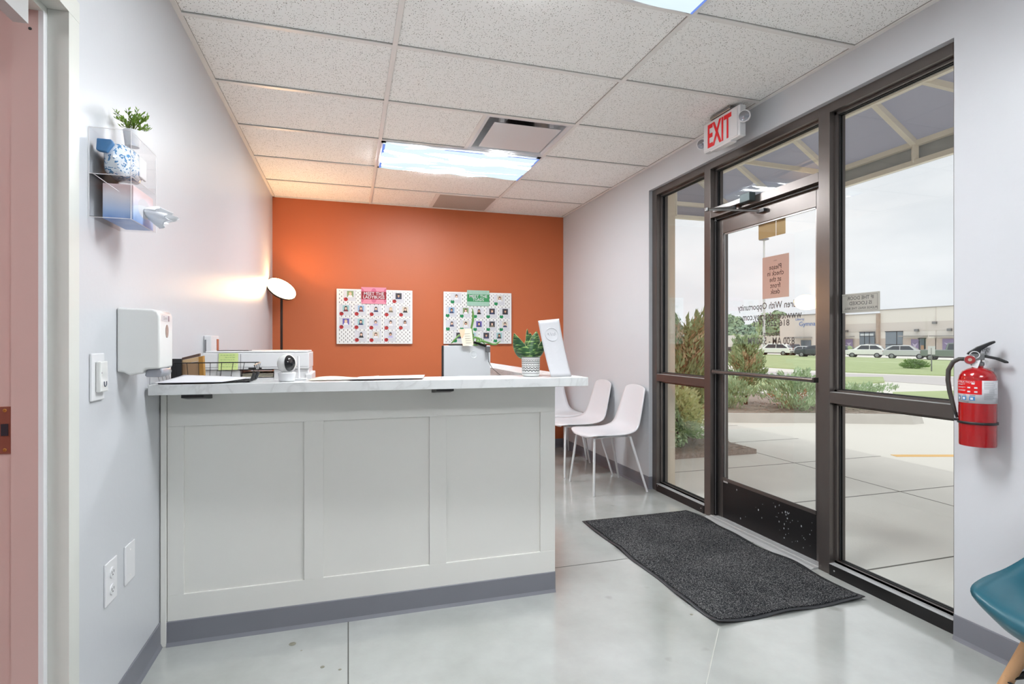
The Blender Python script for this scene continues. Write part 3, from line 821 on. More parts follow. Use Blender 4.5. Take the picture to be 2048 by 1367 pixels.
for k in range(3): m.box(-0.462, -0.33, 2.62, 2.86, 1.040 + k * 0.006, 1.043 + k * 0.006)
build('output_paper', m, 'cream', t)
m = MB(); m.box(-0.43, -0.40, 2.597, 2.60, 1.077, 1.083); m.box(-0.385, -0.375, 2.597, 2.60, 1.077, 1.083); m.box(-0.466, -0.326, 2.601, 2.6095, 1.071, 1.076); m.box(-0.57, -0.44, 2.66, 2.75, 1.158, 1.1605)
build('control_slot', m, 'black', t)
m = MB(); m.box(-0.462, -0.4605, 2.5985, 2.60, 1.076, 1.145); m.box(-0.612, -0.18, 2.5985, 2.60, 1.0855, 1.0865); m.box(-0.548, -0.547, 2.6085, 2.61, 1.02, 1.07); build('panel_seam', m, 'ink', t)
sn = MB(); A = on_y(437, 706, 2.596); B = on_y(476, 739, 2.596)
sn.grid(lambda u, v: (A.x + (B.x - A.x) * u + 0.001 * v, 2.5965 - 0.006 * (1 - v) ** 2, B.z + (A.z - B.z) * v), 4, 8)
st = build('sticky_note', sn, pbr('yellow_green_note', (196, 212, 140), 0.6, var=0.01), origin=(A.x, 2.6, B.z), solid=0.0004)
props(st, 'yellow-green sticky note with faint handwriting stuck to the printer', 'sticky note')
m = MB(); r_ = random.Random(5)
for k in range(6):
    zz = A.z - 0.009 - k * 0.0105; x_ = A.x + 0.008 + (0.018 if k == 1 else 0)
    while x_ < B.x - 0.012:
        w_ = r_.uniform(0.003, 0.011); m.box(x_, x_ + w_, 2.5952 - 0.0, 2.5956, zz, zz + 0.0016); x_ += w_ + 0.003
for i, p in enumerate(m.v):
    vv = (p[2] - B.z) / (A.z - B.z); m.v[i] = (p[0], p[1] - 0.006 * (1 - vv) ** 2, p[2])
build('handwriting', m, pbr('green_pen', (120, 160, 110), 0.6), st)

# small security camera
cp = on_y(574, 761, 2.27)
t = empty('security_camera', (cp.x, 2.27, CT), label='small white dome security camera with black lens face on the counter', cat='security camera')
m = MB(); m.lathe([(0.026, 0), (0.030, 0.002), (0.0335, 0.03), (0.0345, 0.033), (0.030, 0.036)], (cp.x, 2.27, CT), 40); build('base', m, 'white', t, smooth=40)
m = MB(); hc = Vector((cp.x, 2.27, CT + 0.070)); pf = [(0.037 * cos(a), 0.039 * sin(a)) for a in [radians(x) for x in range(-88, 89, 8)]]
m.lathe(pf, hc, 40, cap=False); hb = build('head', m, 'white_gloss', t, smooth='all')
fd = Vector((0.42, -0.90, 0.10)).normalized(); rr = fd.cross(UZ).normalized(); uu = rr.cross(fd)
m = MB(); n = 28; rings = []
for k, s_ in enumerate((1.0, 0.7, 0.35, 0.02)):
    for i in range(n):
        a = 2 * pi * i / n; ox, oy = 0.0215 * s_ * cos(a), 0.032 * s_ * sin(a)
        pt = rr * ox + uu * oy; dd = math.sqrt(max(1e-6, 0.0392 ** 2 - pt.length ** 2)); m.v.append(tuple(hc + pt + fd * dd))
for k in range(3):
    for i in range(n): m.f.append((k * n + i, k * n + (i + 1) % n, (k + 1) * n + (i + 1) % n, (k + 1) * n + i)); m.mi.append(0)
lf = build('lens_face', m, 'blackgloss', t, smooth='all')
m = MB(); m.lathe([(0.009, 0.0), (0.008, 0.003), (0.003, 0.004)], hc + fd * 0.037 + uu * 0.008, 20, axis=fd); build('lens', m, pbr('lens_dark', (52, 44, 42), 0.1, coat=0.8), lf, smooth=40)
ap = on_y(598, 756, 2.33)
t = empty('router_antenna', (ap.x, 2.33, CT), label='thin white upright antenna on a flat foot beside the security camera', cat='antenna')
m = MB(); m.tube([(ap.x, 2.33, CT + 0.004), (ap.x - 0.002, 2.33, CT + 0.098)], [0.0045, 0.004], 10); build('antenna_rod', m, 'white', t, smooth=40)
m = MB(); m.obox((ap.x - 0.004, 2.33, CT + 0.004), (0.034, 0, 0), (0, 0.02, 0), (0, 0, 0.004)); build('foot', m, 'white', t, bevel=0.002)

# wire basket
t = empty('wire_basket', (-0.51, 2.34, CT), label='black wire letter basket at the left end of the counter', cat='basket')
m = MB(); bx0, bx1, by0, by1, bt = -0.672, -0.365, 2.225, 2.385, CT + 0.072
tx0, tx1, ty0, ty1 = bx0 - 0.012, bx1 + 0.018, by0 - 0.004, by1 + 0.004
m.tube([(tx0, ty0, bt - 0.028), (tx0 + 0.002, ty1 - 0.02, bt - 0.004), (tx0 + 0.02, ty1, bt), (tx1 - 0.01, ty1, bt), (tx1, ty1 - 0.02, bt), (tx1, ty0, bt - 0.006)], 0.0021, 8)
m.tube([(bx0, by0, CT + .003), (bx0, by1, CT + .003), (bx1, by1, CT + .003), (bx1, by0, CT + .003)], 0.002, 8, closed=True)
build('rim', m, 'wire', t, smooth=40)
m = MB()
for k in range(8):
    f_ = (k + .5) / 8; m.tube([(bx0 + (bx1 - bx0) * f_, by0, CT + .003), (bx0 + (bx1 - bx0) * f_, by1, CT + .003), (tx0 + (tx1 - tx0) * f_, ty1, bt)], 0.0012, 6)
for k in range(4):
    f_ = (k + .5) / 4; yy = by0 + (by1 - by0) * f_
    m.tube([(tx0, yy, bt - 0.026 + 0.02 * f_), (bx0, yy, CT + .003), (bx1, yy, CT + .003), (tx1, yy, bt - 0.004)], 0.0012, 6)
build('wire_mesh', m, 'wire', t, smooth=40)
for yy in (by0 + 0.03, by1 - 0.03):
    m = MB(); m.tube([(bx1 + 0.002, yy, CT + 0.006), (bx1 + 0.013, yy, CT + 0.035)], 0.0055, 8); build('side_clip', m, 'rubber', t, smooth=40)
# loose sheets on the basket
def sheet(name, pts, label, cat='paper', mat='paper', dz=0.0, lift=0.0, th=0.0006, group=None, curl=None):
    A, B, C_, D = [Vector(p) for p in pts]
    m = MB()
    def f(u, v):
        p = A.lerp(B, u).lerp(D.lerp(C_, u), v)
        z = CT + dz + lift * (1 - abs(2 * u - 1)) * 0.3
        if curl: z += curl(u, v)
        return (p.x, p.y, z)
    m.grid(f, 14, 10)
    o = build(name, m, mat, origin=(A.x, A.y, CT + dz), solid=th, smooth='all')
    return props(o, label, cat, group)
sheet('paper_stack', [(-0.688, 2.205, 0), (-0.455, 2.20, 0), (-0.372, 2.33, 0), (-0.62, 2.345, 0)], 'loose white sheets lying over the front of the wire basket', dz=0.007,
      curl=lambda u, v: 0.014 * v ** 2 * (1 - u) + 0.006 * v, th=0.002)
# folders and box behind the basket
fo = empty('picture_frame', (-0.64, 2.43, CT), label='dark wooden frame seen from behind, propped at the left end of the counter', cat='picture frame')
A = on_y(345, 717, 2.392)
m = MB(); m.obox((-0.668, 2.432, CT + 0.044), (0.020, -0.006, 0), (0, 0.010, 0), (0, 0, 0.044)); build('side_block', m, 'black', fo)
m = MB(); m.prism([(-0.650, 2.432, CT + 0.083), (-0.578, 2.40, CT + 0.099), (-0.578, 2.40, CT + 0.110), (-0.650, 2.432, CT + 0.092)], (0, 0.02, 0)); build('top_rail', m, pbr('dark_brown_wood', (96, 72, 62), 0.5, var=0.2), fo)
m = MB(); m.prism([(-0.648, 2.432, CT), (-0.582, 2.404, CT), (-0.582, 2.404, CT + 0.078), (-0.648, 2.432, CT + 0.066)], (0, 0.006, 0)); build('backing_board', m, pbr('kraft_board', (176, 142, 108), 0.7), fo)
m = MB(); m.prism([(-0.650, 2.430, CT + 0.066), (-0.578, 2.400, CT + 0.080), (-0.578, 2.400, CT + 0.098), (-0.650, 2.430, CT + 0.082)], (0, 0.006, 0)); build('inner_rail', m, pbr('pale_wood', (212, 178, 136), 0.6, var=0.1), fo)
m = MB(); m.prism([(-0.580, 2.40, CT), (-0.562, 2.398, CT), (-0.566, 2.398, CT + 0.100), (-0.582, 2.40, CT + 0.096)], (0, 0.03, 0)); 
fb = build('wooden_frame', m, pbr('ochre_wood', (168, 120, 52), 0.5, var=0.15), origin=(-0.57, 2.40, CT)); props(fb, 'ochre wooden frame leaning beside the dark frame in the basket', 'picture frame')

# monitor
t = empty('monitor', (0.60, 2.74, 0.745), label='silver-backed computer monitor turned away behind the counter', cat='monitor')
def hexa(m, a, b, z0, z1, th, mi=0):
    a, b = Vector(a), Vector(b); d = (b - a).normalized(); nn = Vector((-d.y, d.x, 0)) * th
    m.add([(*p[:2], z) for z in (z0, z1) for p in (a, b, b + nn, a + nn)], [(0, 1, 2, 3), (4, 5, 6, 7), (0, 1, 5, 4), (1, 2, 6, 5), (2, 3, 7, 6), (3, 0, 4, 7)], mi)
mA, mB_ = Vector((0.466, 2.66, 0)), Vector((0.722, 2.70, 0))
m = MB(); hexa(m, mA, mB_, 0.90, 1.180, 0.022); build('back_shell', m, pbr('silver_plastic', (186, 188, 191), 0.3, var=0.01), t, bevel=0.004)
m = MB(); hexa(m, mA + Vector((-0.008, 0.004, 0)), mA + Vector((0.0, 0.004, 0)), 0.90, 1.180, 0.02); hexa(m, mA + Vector((0, .0235, 0)), mB_ + Vector((0, .0235, 0)), 0.902, 1.178, 0.006); build('screen', m, 'black', t)
m = MB(); m.tube([(0.59, 2.72, 0.76), (0.59, 2.72, 0.98)], 0.02, 12); m.lathe([(0.09, 0), (0.09, 0.012)], (0.59, 2.74, 0.745), 28); build('stand', m, 'steel', t, smooth=40)
lc = on_y(947, 708, 2.684); mdir = (mB_ - mA).normalized()
m = MB(); m.tube([lc + mdir * (0.019 * cos(a)) + UZ * (0.019 * sin(a)) for a in [2 * pi * k / 28 for k in range(28)]], 0.0012, 5, closed=True)
put_text(m, 'DELL', lc, mdir, UZ, 0.0135)
build('round_badge', m, pbr('chrome_badge', (236, 238, 240), 0.15, metal=0.2), t)
m = MB(); hexa(m, mA + Vector((0.035, 0.01, 0)), mA + Vector((0.10, .02, 0)), 1.180, 1.187, 0.03); 
props(build('shelf_tray', m, 'rubber', origin=(0.53, 2.68, 1.18)), 'flat dark tray resting on top of the monitor', 'tray')
t = empty('webcam', (0.66, 2.70, 1.18), label='black clip-on webcam on the right of the monitor top', cat='webcam')
m = MB(); a = on_y(948, 685, 2.69); b = on_y(978, 700, 2.69)
m.obox(((a.x + b.x) / 2 - 0.01, 2.69, 1.187), (0.036, 0.004, -0.010), (0, 0.014, 0), (0, 0, 0.007)); build('camera_bar', m, 'blackgloss', t, bevel=0.003)
m = MB(); m.box(b.x - 0.022, b.x, 2.662, 2.684, 1.145, 1.176); build('clip', m, pbr('dark_grey_clip', (84, 84, 86), 0.4), t, bevel=0.002)
m = MB(); c0 = Vector((b.x - 0.012, 2.664, 1.147)); m.tube([c0, c0 + Vector((0.002, -.004, -0.05)), c0 + Vector((0.018, -0.02, -0.085)), c0 + Vector((0.045, -0.06, -0.115)), c0 + Vector((0.06, -0.1, -0.125))], 0.0016, 6); build('cable', m, 'black', t, smooth='all')
# note card clipped on top
A = on_y(918, 657, 2.66); m = MB()
q = [on_y(918, 658, 2.655), on_y(943, 656.5, 2.655), on_y(947, 690, 2.655), on_y(926, 691.5, 2.655)]
m.prism([tuple(p) for p in q], (0, 0.0008, 0)); nc = build('note_card', m, 'cream', origin=q[3]); props(nc, 'cream lined note card standing on the monitor top', 'note card')
m = MB(); q2 = [on_y(918.5, 658.5, 2.654), on_y(930, 658, 2.654), on_y(929, 668, 2.654), on_y(925, 676, 2.654), on_y(922, 674, 2.654)]
m.prism([tuple(p) for p in q2], (0, 0.0005, 0)); build('peach_corner', m, pbr('peach_print', (240, 190, 160), 0.6), nc)
m = MB()
for k in range(5):
    a_, b_ = on_y(929 + k * .8, 667 + 4.6 * k, 2.654), on_y(940 + k * .8, 666.6 + 4.6 * k, 2.654); m.tube([a_, b_], 0.0006, 4)
build('ruled_line', m, 'ink', nc)

# trailing cactus plant behind the monitor
t = empty('trailing_plant', (0.70, 2.95, 0.745), label='trailing green plant with long bare stems rising behind the monitor', cat='plant')
m = MB(); m.lathe([(0.05, 0), (0.06, 0.30), (0.055, 0.30), (0.05, 0.28)], (0.68, 2.95, 0.745), 28); build('pot', m, 'white', t, smooth=40)
GR = pbr('mid_green_stem', (92, 136, 62), 0.45, var=0.2, vscale=30)
def stem_px(pts, r, Y=2.95):
    P_ = [on_y(x, y, Y) for x, y in pts]; m = MB(); m.tube(P_, r, 8); return build('stem', m, GR, t, smooth='all')
base_ = (950, 700)
stem_px([base_, (945, 675), (943, 655), (946, 640), (946, 625), (945, 617)], [.007, .0065, .006, .007, .0055, .002])
stem_px([base_, (960, 686), (958, 676), (950, 674), (940, 677)], [.005, .006, .006, .006, .004])
stem_px([base_, (952, 684), (965, 681), (985, 688), (992, 688), (1001, 682)], [.006, .006, .006, .0055, .005, .002])
stem_px([base_, (955, 675), (962, 677), (971, 690)], [.006, .0055, .005, .003])
stem_px([base_, (930, 676), (918, 670), (905, 684), (902, 686)], [.006, .006, .006, .004, .002])

# snake plant in a patterned pot
pc = on_y(1061.5, 752, 2.285)
t = empty('snake_plant', (pc.x, 2.285, CT), label='small snake plant in a black and white patterned pot on the counter corner', cat='potted plant')
def pot_mat():
    m = pbr('white_pot_black_pattern', (238, 238, 236), 0.35, var=0)
    nt = m.node_tree; b = nt.nodes['Principled BSDF']; tc = nt.nodes.new('ShaderNodeTexCoord'); sp_ = nt.nodes.new('ShaderNodeSeparateXYZ')
    nt.links.new(tc.outputs['Object'], sp_.inputs[0])
    an = math_node(nt, 'ARCTAN2', sp_.outputs[1], sp_.outputs[0]); z = sp_.outputs[2]
    def tri(n):
        f = math_node(nt, 'FRACT', math_node(nt, 'MULTIPLY', an, n / (2 * pi))); return math_node(nt, 'ABSOLUTE', math_node(nt, 'SUBTRACT', f, 0.5))
    def band(z0, z1): return math_node(nt, 'MULTIPLY', math_node(nt, 'GREATER_THAN', z, z0), math_node(nt, 'LESS_THAN', z, z1))
    tot = None
    def acc(k):
        nonlocal tot
        tot = k if tot is None else math_node(nt, 'MAXIMUM', tot, k)
    for a, b_ in ((.0835, .0865), (.0130, .0150), (.0770, .0780), (.0515, .0522), (.0445, .0452), (.0200, .0207)): acc(band(a, b_))
    for z0, h, n_ in ((.0235, .0085, 16), (.0345, .0075, 16), (.0565, .0065, 22), (.0650, .0065, 22)):
        zz = math_node(nt, 'DIVIDE', math_node(nt, 'SUBTRACT', z, z0), h * 2)
        d = math_node(nt, 'ABSOLUTE', math_node(nt, 'SUBTRACT', zz, tri(n_)))
        acc(math_node(nt, 'MULTIPLY', math_node(nt, 'LESS_THAN', d, 0.16), band(z0, z0 + h)))
    for z0, z1, n_ in ((.0460, .0508, 44), (.0728, .0765, 30)):
        acc(math_node(nt, 'MULTIPLY', math_node(nt, 'LESS_THAN', tri(n_), 0.24), band(z0, z1)))
    mx = nt.nodes.new('ShaderNodeMix'); mx.data_type = 'RGBA'; mx.inputs[6].default_value = lin(212, 212, 210); mx.inputs[7].default_value = lin(16, 16, 20)
    nt.links.new(tot, mx.inputs[0]); nt.links.new(mx.outputs[2], b.inputs['Base Color']); return m
m = MB(); m.lathe([(0.032, 0), (0.038, 0.003), (0.040, 0.010), (0.0425, 0.088), (0.040, 0.088), (0.038, 0.078), (0.0, 0.078)], (0, 0, 0), 48)
po = build('pot', m, pot_mat(), t, smooth=40, local=True)
def leaf_mat():
    m = pbr('banded_leaf', (60, 96, 50), 0.35, var=0); nt = m.node_tree; b = nt.nodes['Principled BSDF']
    tc = nt.nodes.new('ShaderNodeTexCoord'); mp = nt.nodes.new('ShaderNodeMapping'); mp.inputs['Scale'].default_value = (18, 18, 120)
    n = nt.nodes.new('ShaderNodeTexNoise'); n.inputs['Scale'].default_value = 1.4; n.inputs['Detail'].default_value = 3; n.inputs['Distortion'].default_value = 0.6
    nt.links.new(tc.outputs['Object'], mp.inputs[0]); nt.links.new(mp.outputs[0], n.inputs[0])
    nt.links.new(ramp(nt, n.outputs['Fac'], [(0.42, lin(24, 56, 34)), (0.55, lin(48, 86, 44)), (0.66, lin(148, 172, 102))]), b.inputs['Base Color']); return m
LM = leaf_mat(); LE = pbr('pale_leaf_edge', (200, 206, 150), 0.4)
def leaf(base, tip, bulge, width, face, lbl=None):
    """broad pointed leaf: curve from base to tip bowed by bulge; face = width direction"""
    base, tip, bulge, face = map(Vector, (base, tip, bulge, face)); face.normalize()
    def pos(t): return base * (1 - t) ** 2 + (base.lerp(tip, .5) + bulge) * 2 * t * (1 - t) + tip * t * t
    wf = lambda t: width * (0.36 + 1.3 * t) * (1 - t) ** 0.95 * 1.55 if t < 1 else 0
    nn = (tip - base).cross(face).normalized()
    m = MB(); m.grid(lambda u, v: tuple(pos(v) + face * wf(v) * (2 * u - 1) + nn * (0.4 * wf(v) * (2 * u - 1) ** 2)), 6, 14)
    o = build('leaf', m, LM, t, smooth='all', solid=0.0016, local=True)
    m = MB(); m.tube([pos(v) + face * wf(v) + nn * 0.4 * wf(v) for v in [k / 14 for k in range(15)]], 0.0009, 5); m.tube([pos(v) - face * wf(v) + nn * 0.4 * wf(v) for v in [k / 14 for k in range(15)]], 0.0009, 5)
    build('leaf_margin', m, LE, o, local=True)
zz = 0.078
leaf((-0.004, -0.006, zz), (-0.082, -0.006, zz + 0.118), (-0.014, 0, -0.030), 0.036, (1, -0.3, 0.55))
leaf((0.006, -0.008, zz), (0.032, 0.010, zz + 0.128), (0.010, -0.006, -0.005), 0.044, (1, 0.25, -0.1))
leaf((0.0, 0.004, zz), (-0.014, 0.010, zz + 0.138), (0.0, 0.0, 0.0), 0.016, (1, 0.2, 0))
leaf((0.010, 0.002, zz), (0.078, 0.0, zz + 0.118), (0.016, 0, -0.035), 0.026, (0.9, 0.3, -0.5))
leaf((0.0, 0.010, zz), (0.004, 0.020, zz + 0.120), (0.0, 0.01, 0), 0.034, (1, -0.4, 0))

# tall folded paper sign leaning at the right end
q = [on_y(1102, 748, 2.20), on_y(1143, 749, 2.215), on_y(1118, 637, 2.26), on_y(1076, 641, 2.25)]
q[0].z = q[1].z = CT
m = MB()
m.grid(lambda u, v: tuple(q[0].lerp(q[1], u).lerp(q[3].lerp(q[2], u), v) + Vector((0, -0.006 * sin(pi * u) + 0.01 * sin(pi * v), 0))), 10, 16)
ls = build('leaning_sign', m, pbr('satin_sheet', (182, 182, 185), 0.3, var=0.01), origin=q[0], solid=0.0012, smooth='all'); props(ls, 'tall white information sheet leaning back on the right end of the counter', 'sign')
def on_sheet(u, v, d=-0.0016): return q[0].lerp(q[1], u).lerp(q[3].lerp(q[2], u), v) + Vector((0, -0.006 * sin(pi * u) + 0.01 * sin(pi * v) + d, 0))
m = MB(); m.tube([on_sheet(.5 + .30 * cos(a), .74 + .115 * sin(a)) for a in [2 * pi * k / 28 for k in range(28)]], 0.0011, 4, closed=True)
m.tube([on_sheet(.5 + .15 * (k / 12 - .5) * 2 * 1.3, .745 + .03 * sin(k * 1.9)) for k in range(13)], 0.0009, 4)
build('round_logo', m, pbr('pale_silver_print', (200, 200, 204), 0.4), ls)
m = MB()
for k in range(15):
    v = .60 - k * .028; m.tube([on_sheet(.10, v), on_sheet(.10 + .8 * random.uniform(.6, 1), v)], 0.0004, 4)
build('text_line', m, pbr('pale_grey_print', (196, 196, 200), 0.5), ls)
# low loose papers along the back edge of the counter
sheet('file_folder', [(-0.155, 2.25, 0), (0.10, 2.24, 0), (0.13, 2.38, 0), (-0.13, 2.385, 0)], 'cream folder lying flat on the counter right of the printer', mat='cream', dz=0.003, curl=lambda u, v: 0.007 * v * (0.5 + 0.5 * sin(7 * u)))
sheet('loose_sheet', [(0.0, 2.21, 0), (0.30, 2.21, 0), (0.33, 2.37, 0), (0.05, 2.375, 0)], 'white sheet lying flat mid counter left of the monitor', dz=0.0065, curl=lambda u, v: 0.003 * v * u)

# ------------------------------------------------------------------ left wall fittings
def plate(x, y0, y1, z0, z1, t=0.006): 
    m = MB(); m.box(x, x + t, y0, y1, z0, z1); return m
t = empty('door_bell', (XL, 1.82, 1.028), label='white video door bell on a long wall plate beside the doorway', cat='door bell')
build('wall_plate', plate(XL, 1.781, 1.862, 1.028, 1.166, 0.008), 'white', t, bevel=0.003)
m = MB(); m.box(XL + 0.008, XL + 0.022, 1.800, 1.850, 1.052, 1.143); build('bell_body', m, 'white_gloss', t, bevel=0.004)
m = MB(); m.tube([(XL + 0.0225, 1.828 + 0.0075 * cos(a), 1.077 + 0.009 * sin(a)) for a in [pi + pi * k / 10 for k in range(11)]] , 0.0016, 6); m.tube([(XL + 0.0225, 1.8205, 1.077), (XL + 0.0225, 1.8205, 1.083)], 0.0016, 6); m.tube([(XL + 0.0225, 1.8355, 1.077), (XL + 0.0225, 1.8355, 1.083)], 0.0016, 6); build('curved_mark', m, pbr('blue_grey_mark', (70, 76, 92), 0.3), t)
m = MB(); m.lathe([(0.002, 0), (0.0015, 0.001)], (XL + 0.022, 1.806, 1.109), 8, axis=(1, 0, 0)); build('sensor_dot', m, 'ink', t)

t = empty('outlet', (XL, 1.915, 0.39), label='white duplex power outlet low on the left wall', cat='outlet')
build('cover_plate', plate(XL, 1.875, 1.958, 0.393, 0.523), 'white', t, bevel=0.002)
for zz in (0.432, 0.484):
    m = MB(); m.lathe([(0.017, 0), (0.016, 0.003)], (XL + 0.006, 1.917, zz), 24, axis=(1, 0, 0)); s_ = build('socket', m, 'white', t)
    m = MB(); m.box(XL + 0.009, XL + 0.0095, 1.909, 1.911, zz - .002, zz + .006); m.box(XL + 0.009, XL + 0.0095, 1.923, 1.925, zz - .002, zz + .006); m.box(XL + 0.009, XL + 0.0095, 1.915, 1.919, zz - .009, zz - .005); build('slot', m, 'black', s_)
t = empty('blank_plate', (XL, 2.06, 0.394), label='blank white cover plate low on the wall next to the desk', cat='wall plate')
build('cover_plate', plate(XL, 2.024, 2.105, 0.394, 0.522), 'white', t, bevel=0.002)
for zz in (0.415, 0.50):
    m = MB(); m.lathe([(0.003, 0), (0.002, 0.001)], (XL + 0.006, 2.064, zz), 10, axis=(1, 0, 0)); build('screw', m, 'tee', t)
# small outlet style display near the back of the left wall
t = empty('wall_control', (XL, 3.15, 1.13), label='white wall control box with a brown panel above the printer', cat='wall control')
m = MB(); m.box(XL, XL + 0.035, 3.03, 3.20, 1.10, 1.232); build('control_body', m, 'white', t, bevel=0.004)
m = MB(); m.box(XL + 0.0352, XL + 0.037, 3.145, 3.188, 1.108, 1.214); build('brown_panel', m, pbr('rust_brown_plastic', (168, 92, 62), 0.4), t)
m = MB(); m.box(XL + 0.005, XL + 0.012, 3.027, 3.0298, 1.14, 1.21); build('vent_slot', m, 'ink', t)

# sanitizer dispenser
t = empty('sanitizer_dispenser', (XL, 2.03, 1.10), label='white wall-mounted hand sanitizer dispenser above the left end of the counter', cat='dispenser')
dy0, dy1, dx1 = 1.966, 2.098, XL + 0.122
m = MB()
prof = [(XL + 0.001, 1.309), (XL + 0.100, 1.306), (XL + 0.116, 1.300), (dx1, 1.285), (dx1, 1.112), (XL + 0.080, 1.110), (XL + 0.074, 1.103), (XL + 0.073, 1.097), (XL + 0.035, 1.091), (XL + 0.020, 1.101), (XL + 0.001, 1.103)]
m.prism([(x, dy0, z) for x, z in prof], (0, dy1 - dy0, 0)); build('cover', m, 'white_gloss', t, bevel=0.009, seg=3, smooth=30)
m = MB(); A = on_x(100, 100, 1)
m.prism([(XL + 0.078, dy0 + .02, 1.112), (XL + 0.120, dy0 + .02, 1.113), (XL + 0.128, dy0 + .02, 1.100), (XL + 0.120, dy0 + .02, 1.083), (XL + 0.074, dy0 + .02, 1.084), (XL + 0.072, dy0 + .02, 1.09)], (0, 0.09, 0)); build('push_lever', m, pbr('translucent_grey', (150, 152, 160), 0.15, var=0.05), t, bevel=0.006, seg=3, smooth=40)
m = MB(); m.tube([(dx1 + 0.0005, 2.035, 1.232 + .0), (dx1 + 0.001, 2.035, 1.232)], 0.001, 4)
wm = MB()
for i in range(20):
    a0 = 2 * pi * i / 20; wm.v.append((dx1 + 0.0008, 2.035 + 0.014 * cos(a0), 1.235 + 0.022 * sin(a0)))
wm.f.append(tuple(range(20))); wm.mi.append(0); build('level_window', wm, pbr('brown_window', (150, 124, 112), 0.15, var=0.4, vscale=80), t, solid=0.0012)
m = MB(); m.box(dx1 + 0.0002, dx1 + 0.0008, 1.985, 2.06, 1.268, 1.288); lb = build('brand_label', m, pbr('label_outline', (206, 200, 202), 0.4), t)
m = MB(); put_text(m, 'Derm', (dx1 + 0.001, 2.018, 1.278), (0, 1, 0), UZ, 0.017, width=0.036); build('lettering', m, pbr('label_grey', (120, 116, 118), 0.5), lb)
m = MB(); m.box(dx1 + 0.0009, dx1 + 0.0012, 2.045, 2.059, 1.2685, 1.2875); build('label_block', m, pbr('label_mauve', (150, 130, 136), 0.5), lb)

# acrylic wall shelf
t = empty('acrylic_shelf', (XL, 1.87, 1.56), label='clear acrylic two-tier wall organiser on the left wall', cat='wall organiser')
ax0, ax1, ay0, ay1, az0, az1 = XL + 0.002, XL + 0.106, 1.775, 1.985, 1.556, 1.812
m = MB(); th = 0.003
m.box(ax0, ax0 + th, ay0, ay1, az0, az1); build('back_panel', m, 'acrylic', t)
m = MB(); m.box(ax0, ax1, ay0, ay0 + th, az0, az1); build('near_side', m, 'acrylic', t)
m = MB(); m.box(ax0, ax1, ay1 - th, ay1, az0, az1 - 0.02); build('far_side', m, 'acrylic', t)
m = MB(); m.box(ax1 - th, ax1, ay0, ay1, az0, az1 - 0.004); build('front_panel', m, 'acrylic', t)
m = MB(); m.box(ax0, ax1, ay0, ay1, az1, az1 + th); build('top_panel', m, 'acrylic', t)
m = MB(); m.box(ax0, ax1, ay0, ay1, az0, az0 + th); build('bottom_panel', m, 'acrylic', t)
m = MB(); m.box(ax0, ax1, ay0, ay1, 1.678, 1.681); build('middle_shelf', m, 'acrylic', t)
m = MB(); e_ = 0.0009
for a, b in (((ax1, ay0, az0), (ax1, ay0, az1)), ((ax0, ay0, az1), (ax1, ay0, az1)), ((ax0, ay0, az0), (ax1, ay0, az0)), ((ax0, ay0, az0), (ax0, ay0, az1)), ((ax1, ay0, az1), (ax1, ay1, az1 - .004)), ((ax1, ay0, az0), (ax1, ay1, az0)), ((ax1, ay1, az0), (ax1, ay1, az1 - .01)), ((ax0, ay0, 1.68), (ax1, ay0, 1.68)), ((ax0 + .01, ay0, 1.68), (ax1 - .03, ay0, 1.633)), ((ax1, ay0, 1.68), (ax1, ay1, 1.68))):
    m.tube([a, b], e_, 4)
build('cut_edge', m, 'acrylic_edge', t)
# wipes pack
def wipes_mat():
    m = pbr('white_pack_blue_print', (226, 232, 238), 0.22, var=0, coat=0.4); nt = m.node_tree; b = nt.nodes['Principled BSDF']
    tc = nt.nodes.new('ShaderNodeTexCoord'); n = nt.nodes.new('ShaderNodeTexNoise'); n.inputs['Scale'].default_value = 62; n.inputs['Detail'].default_value = 1; n.inputs['Distortion'].default_value = 1.8
    nt.links.new(tc.outputs['Object'], n.inputs['Vector'])
    nt.links.new(ramp(nt, n.outputs['Fac'], [(0.0, lin(228, 234, 240)), (0.555, lin(228, 234, 240)), (0.57, lin(92, 142, 186)), (1, lin(70, 120, 176))]), b.inputs['Base Color']); return m
t = empty('wipes_pack', (XL + 0.055, 1.88, 1.683), label='soft blue and white wipes pack lying in the upper tier of the acrylic organiser', cat='wipes')
m = MB()
def fw(u, v):
    a = 2 * pi * u; ln = v; env = (sin(pi * min(1, max(0, v * 1.0))) ** 0.35) if 0 < v < 1 else 0.0
    rx, rz = 0.043, 0.053 * (1.0 - 0.16 * v)
    px_ = (abs(cos(a)) ** 0.7) * (1 if cos(a) > 0 else -1); pz_ = (abs(sin(a)) ** 0.7) * (1 if sin(a) > 0 else -1)
    wob = 1 + 0.05 * sin(5 * a + 9 * v)
    return (XL + 0.053 + rx * px_ * wob * (0.02 + 0.98 * env), 1.795 + 0.165 * ln, 1.738 + rz * pz_ * wob * (0.02 + 0.98 * env ** 0.5))
m.grid(fw, 28, 18); build('pouch', m, wipes_mat(), t, smooth='all')
m = MB(); m.prism([(XL + 0.016, 1.786, 1.786), (XL + 0.052, 1.786, 1.786), (XL + 0.056, 1.786, 1.776), (XL + 0.040, 1.786, 1.748), (XL + 0.014, 1.786, 1.752)], (0, 0.02, 0)); build('blue_end_seal', m, 'blue', t, bevel=0.003)
m = MB(); m.obox((XL + 0.093, 1.90, 1.738), (0.004, 0, 0), (0, 0.030, 0), (0, 0, 0.032)); build('lid', m, 'white', t, bevel=0.004)
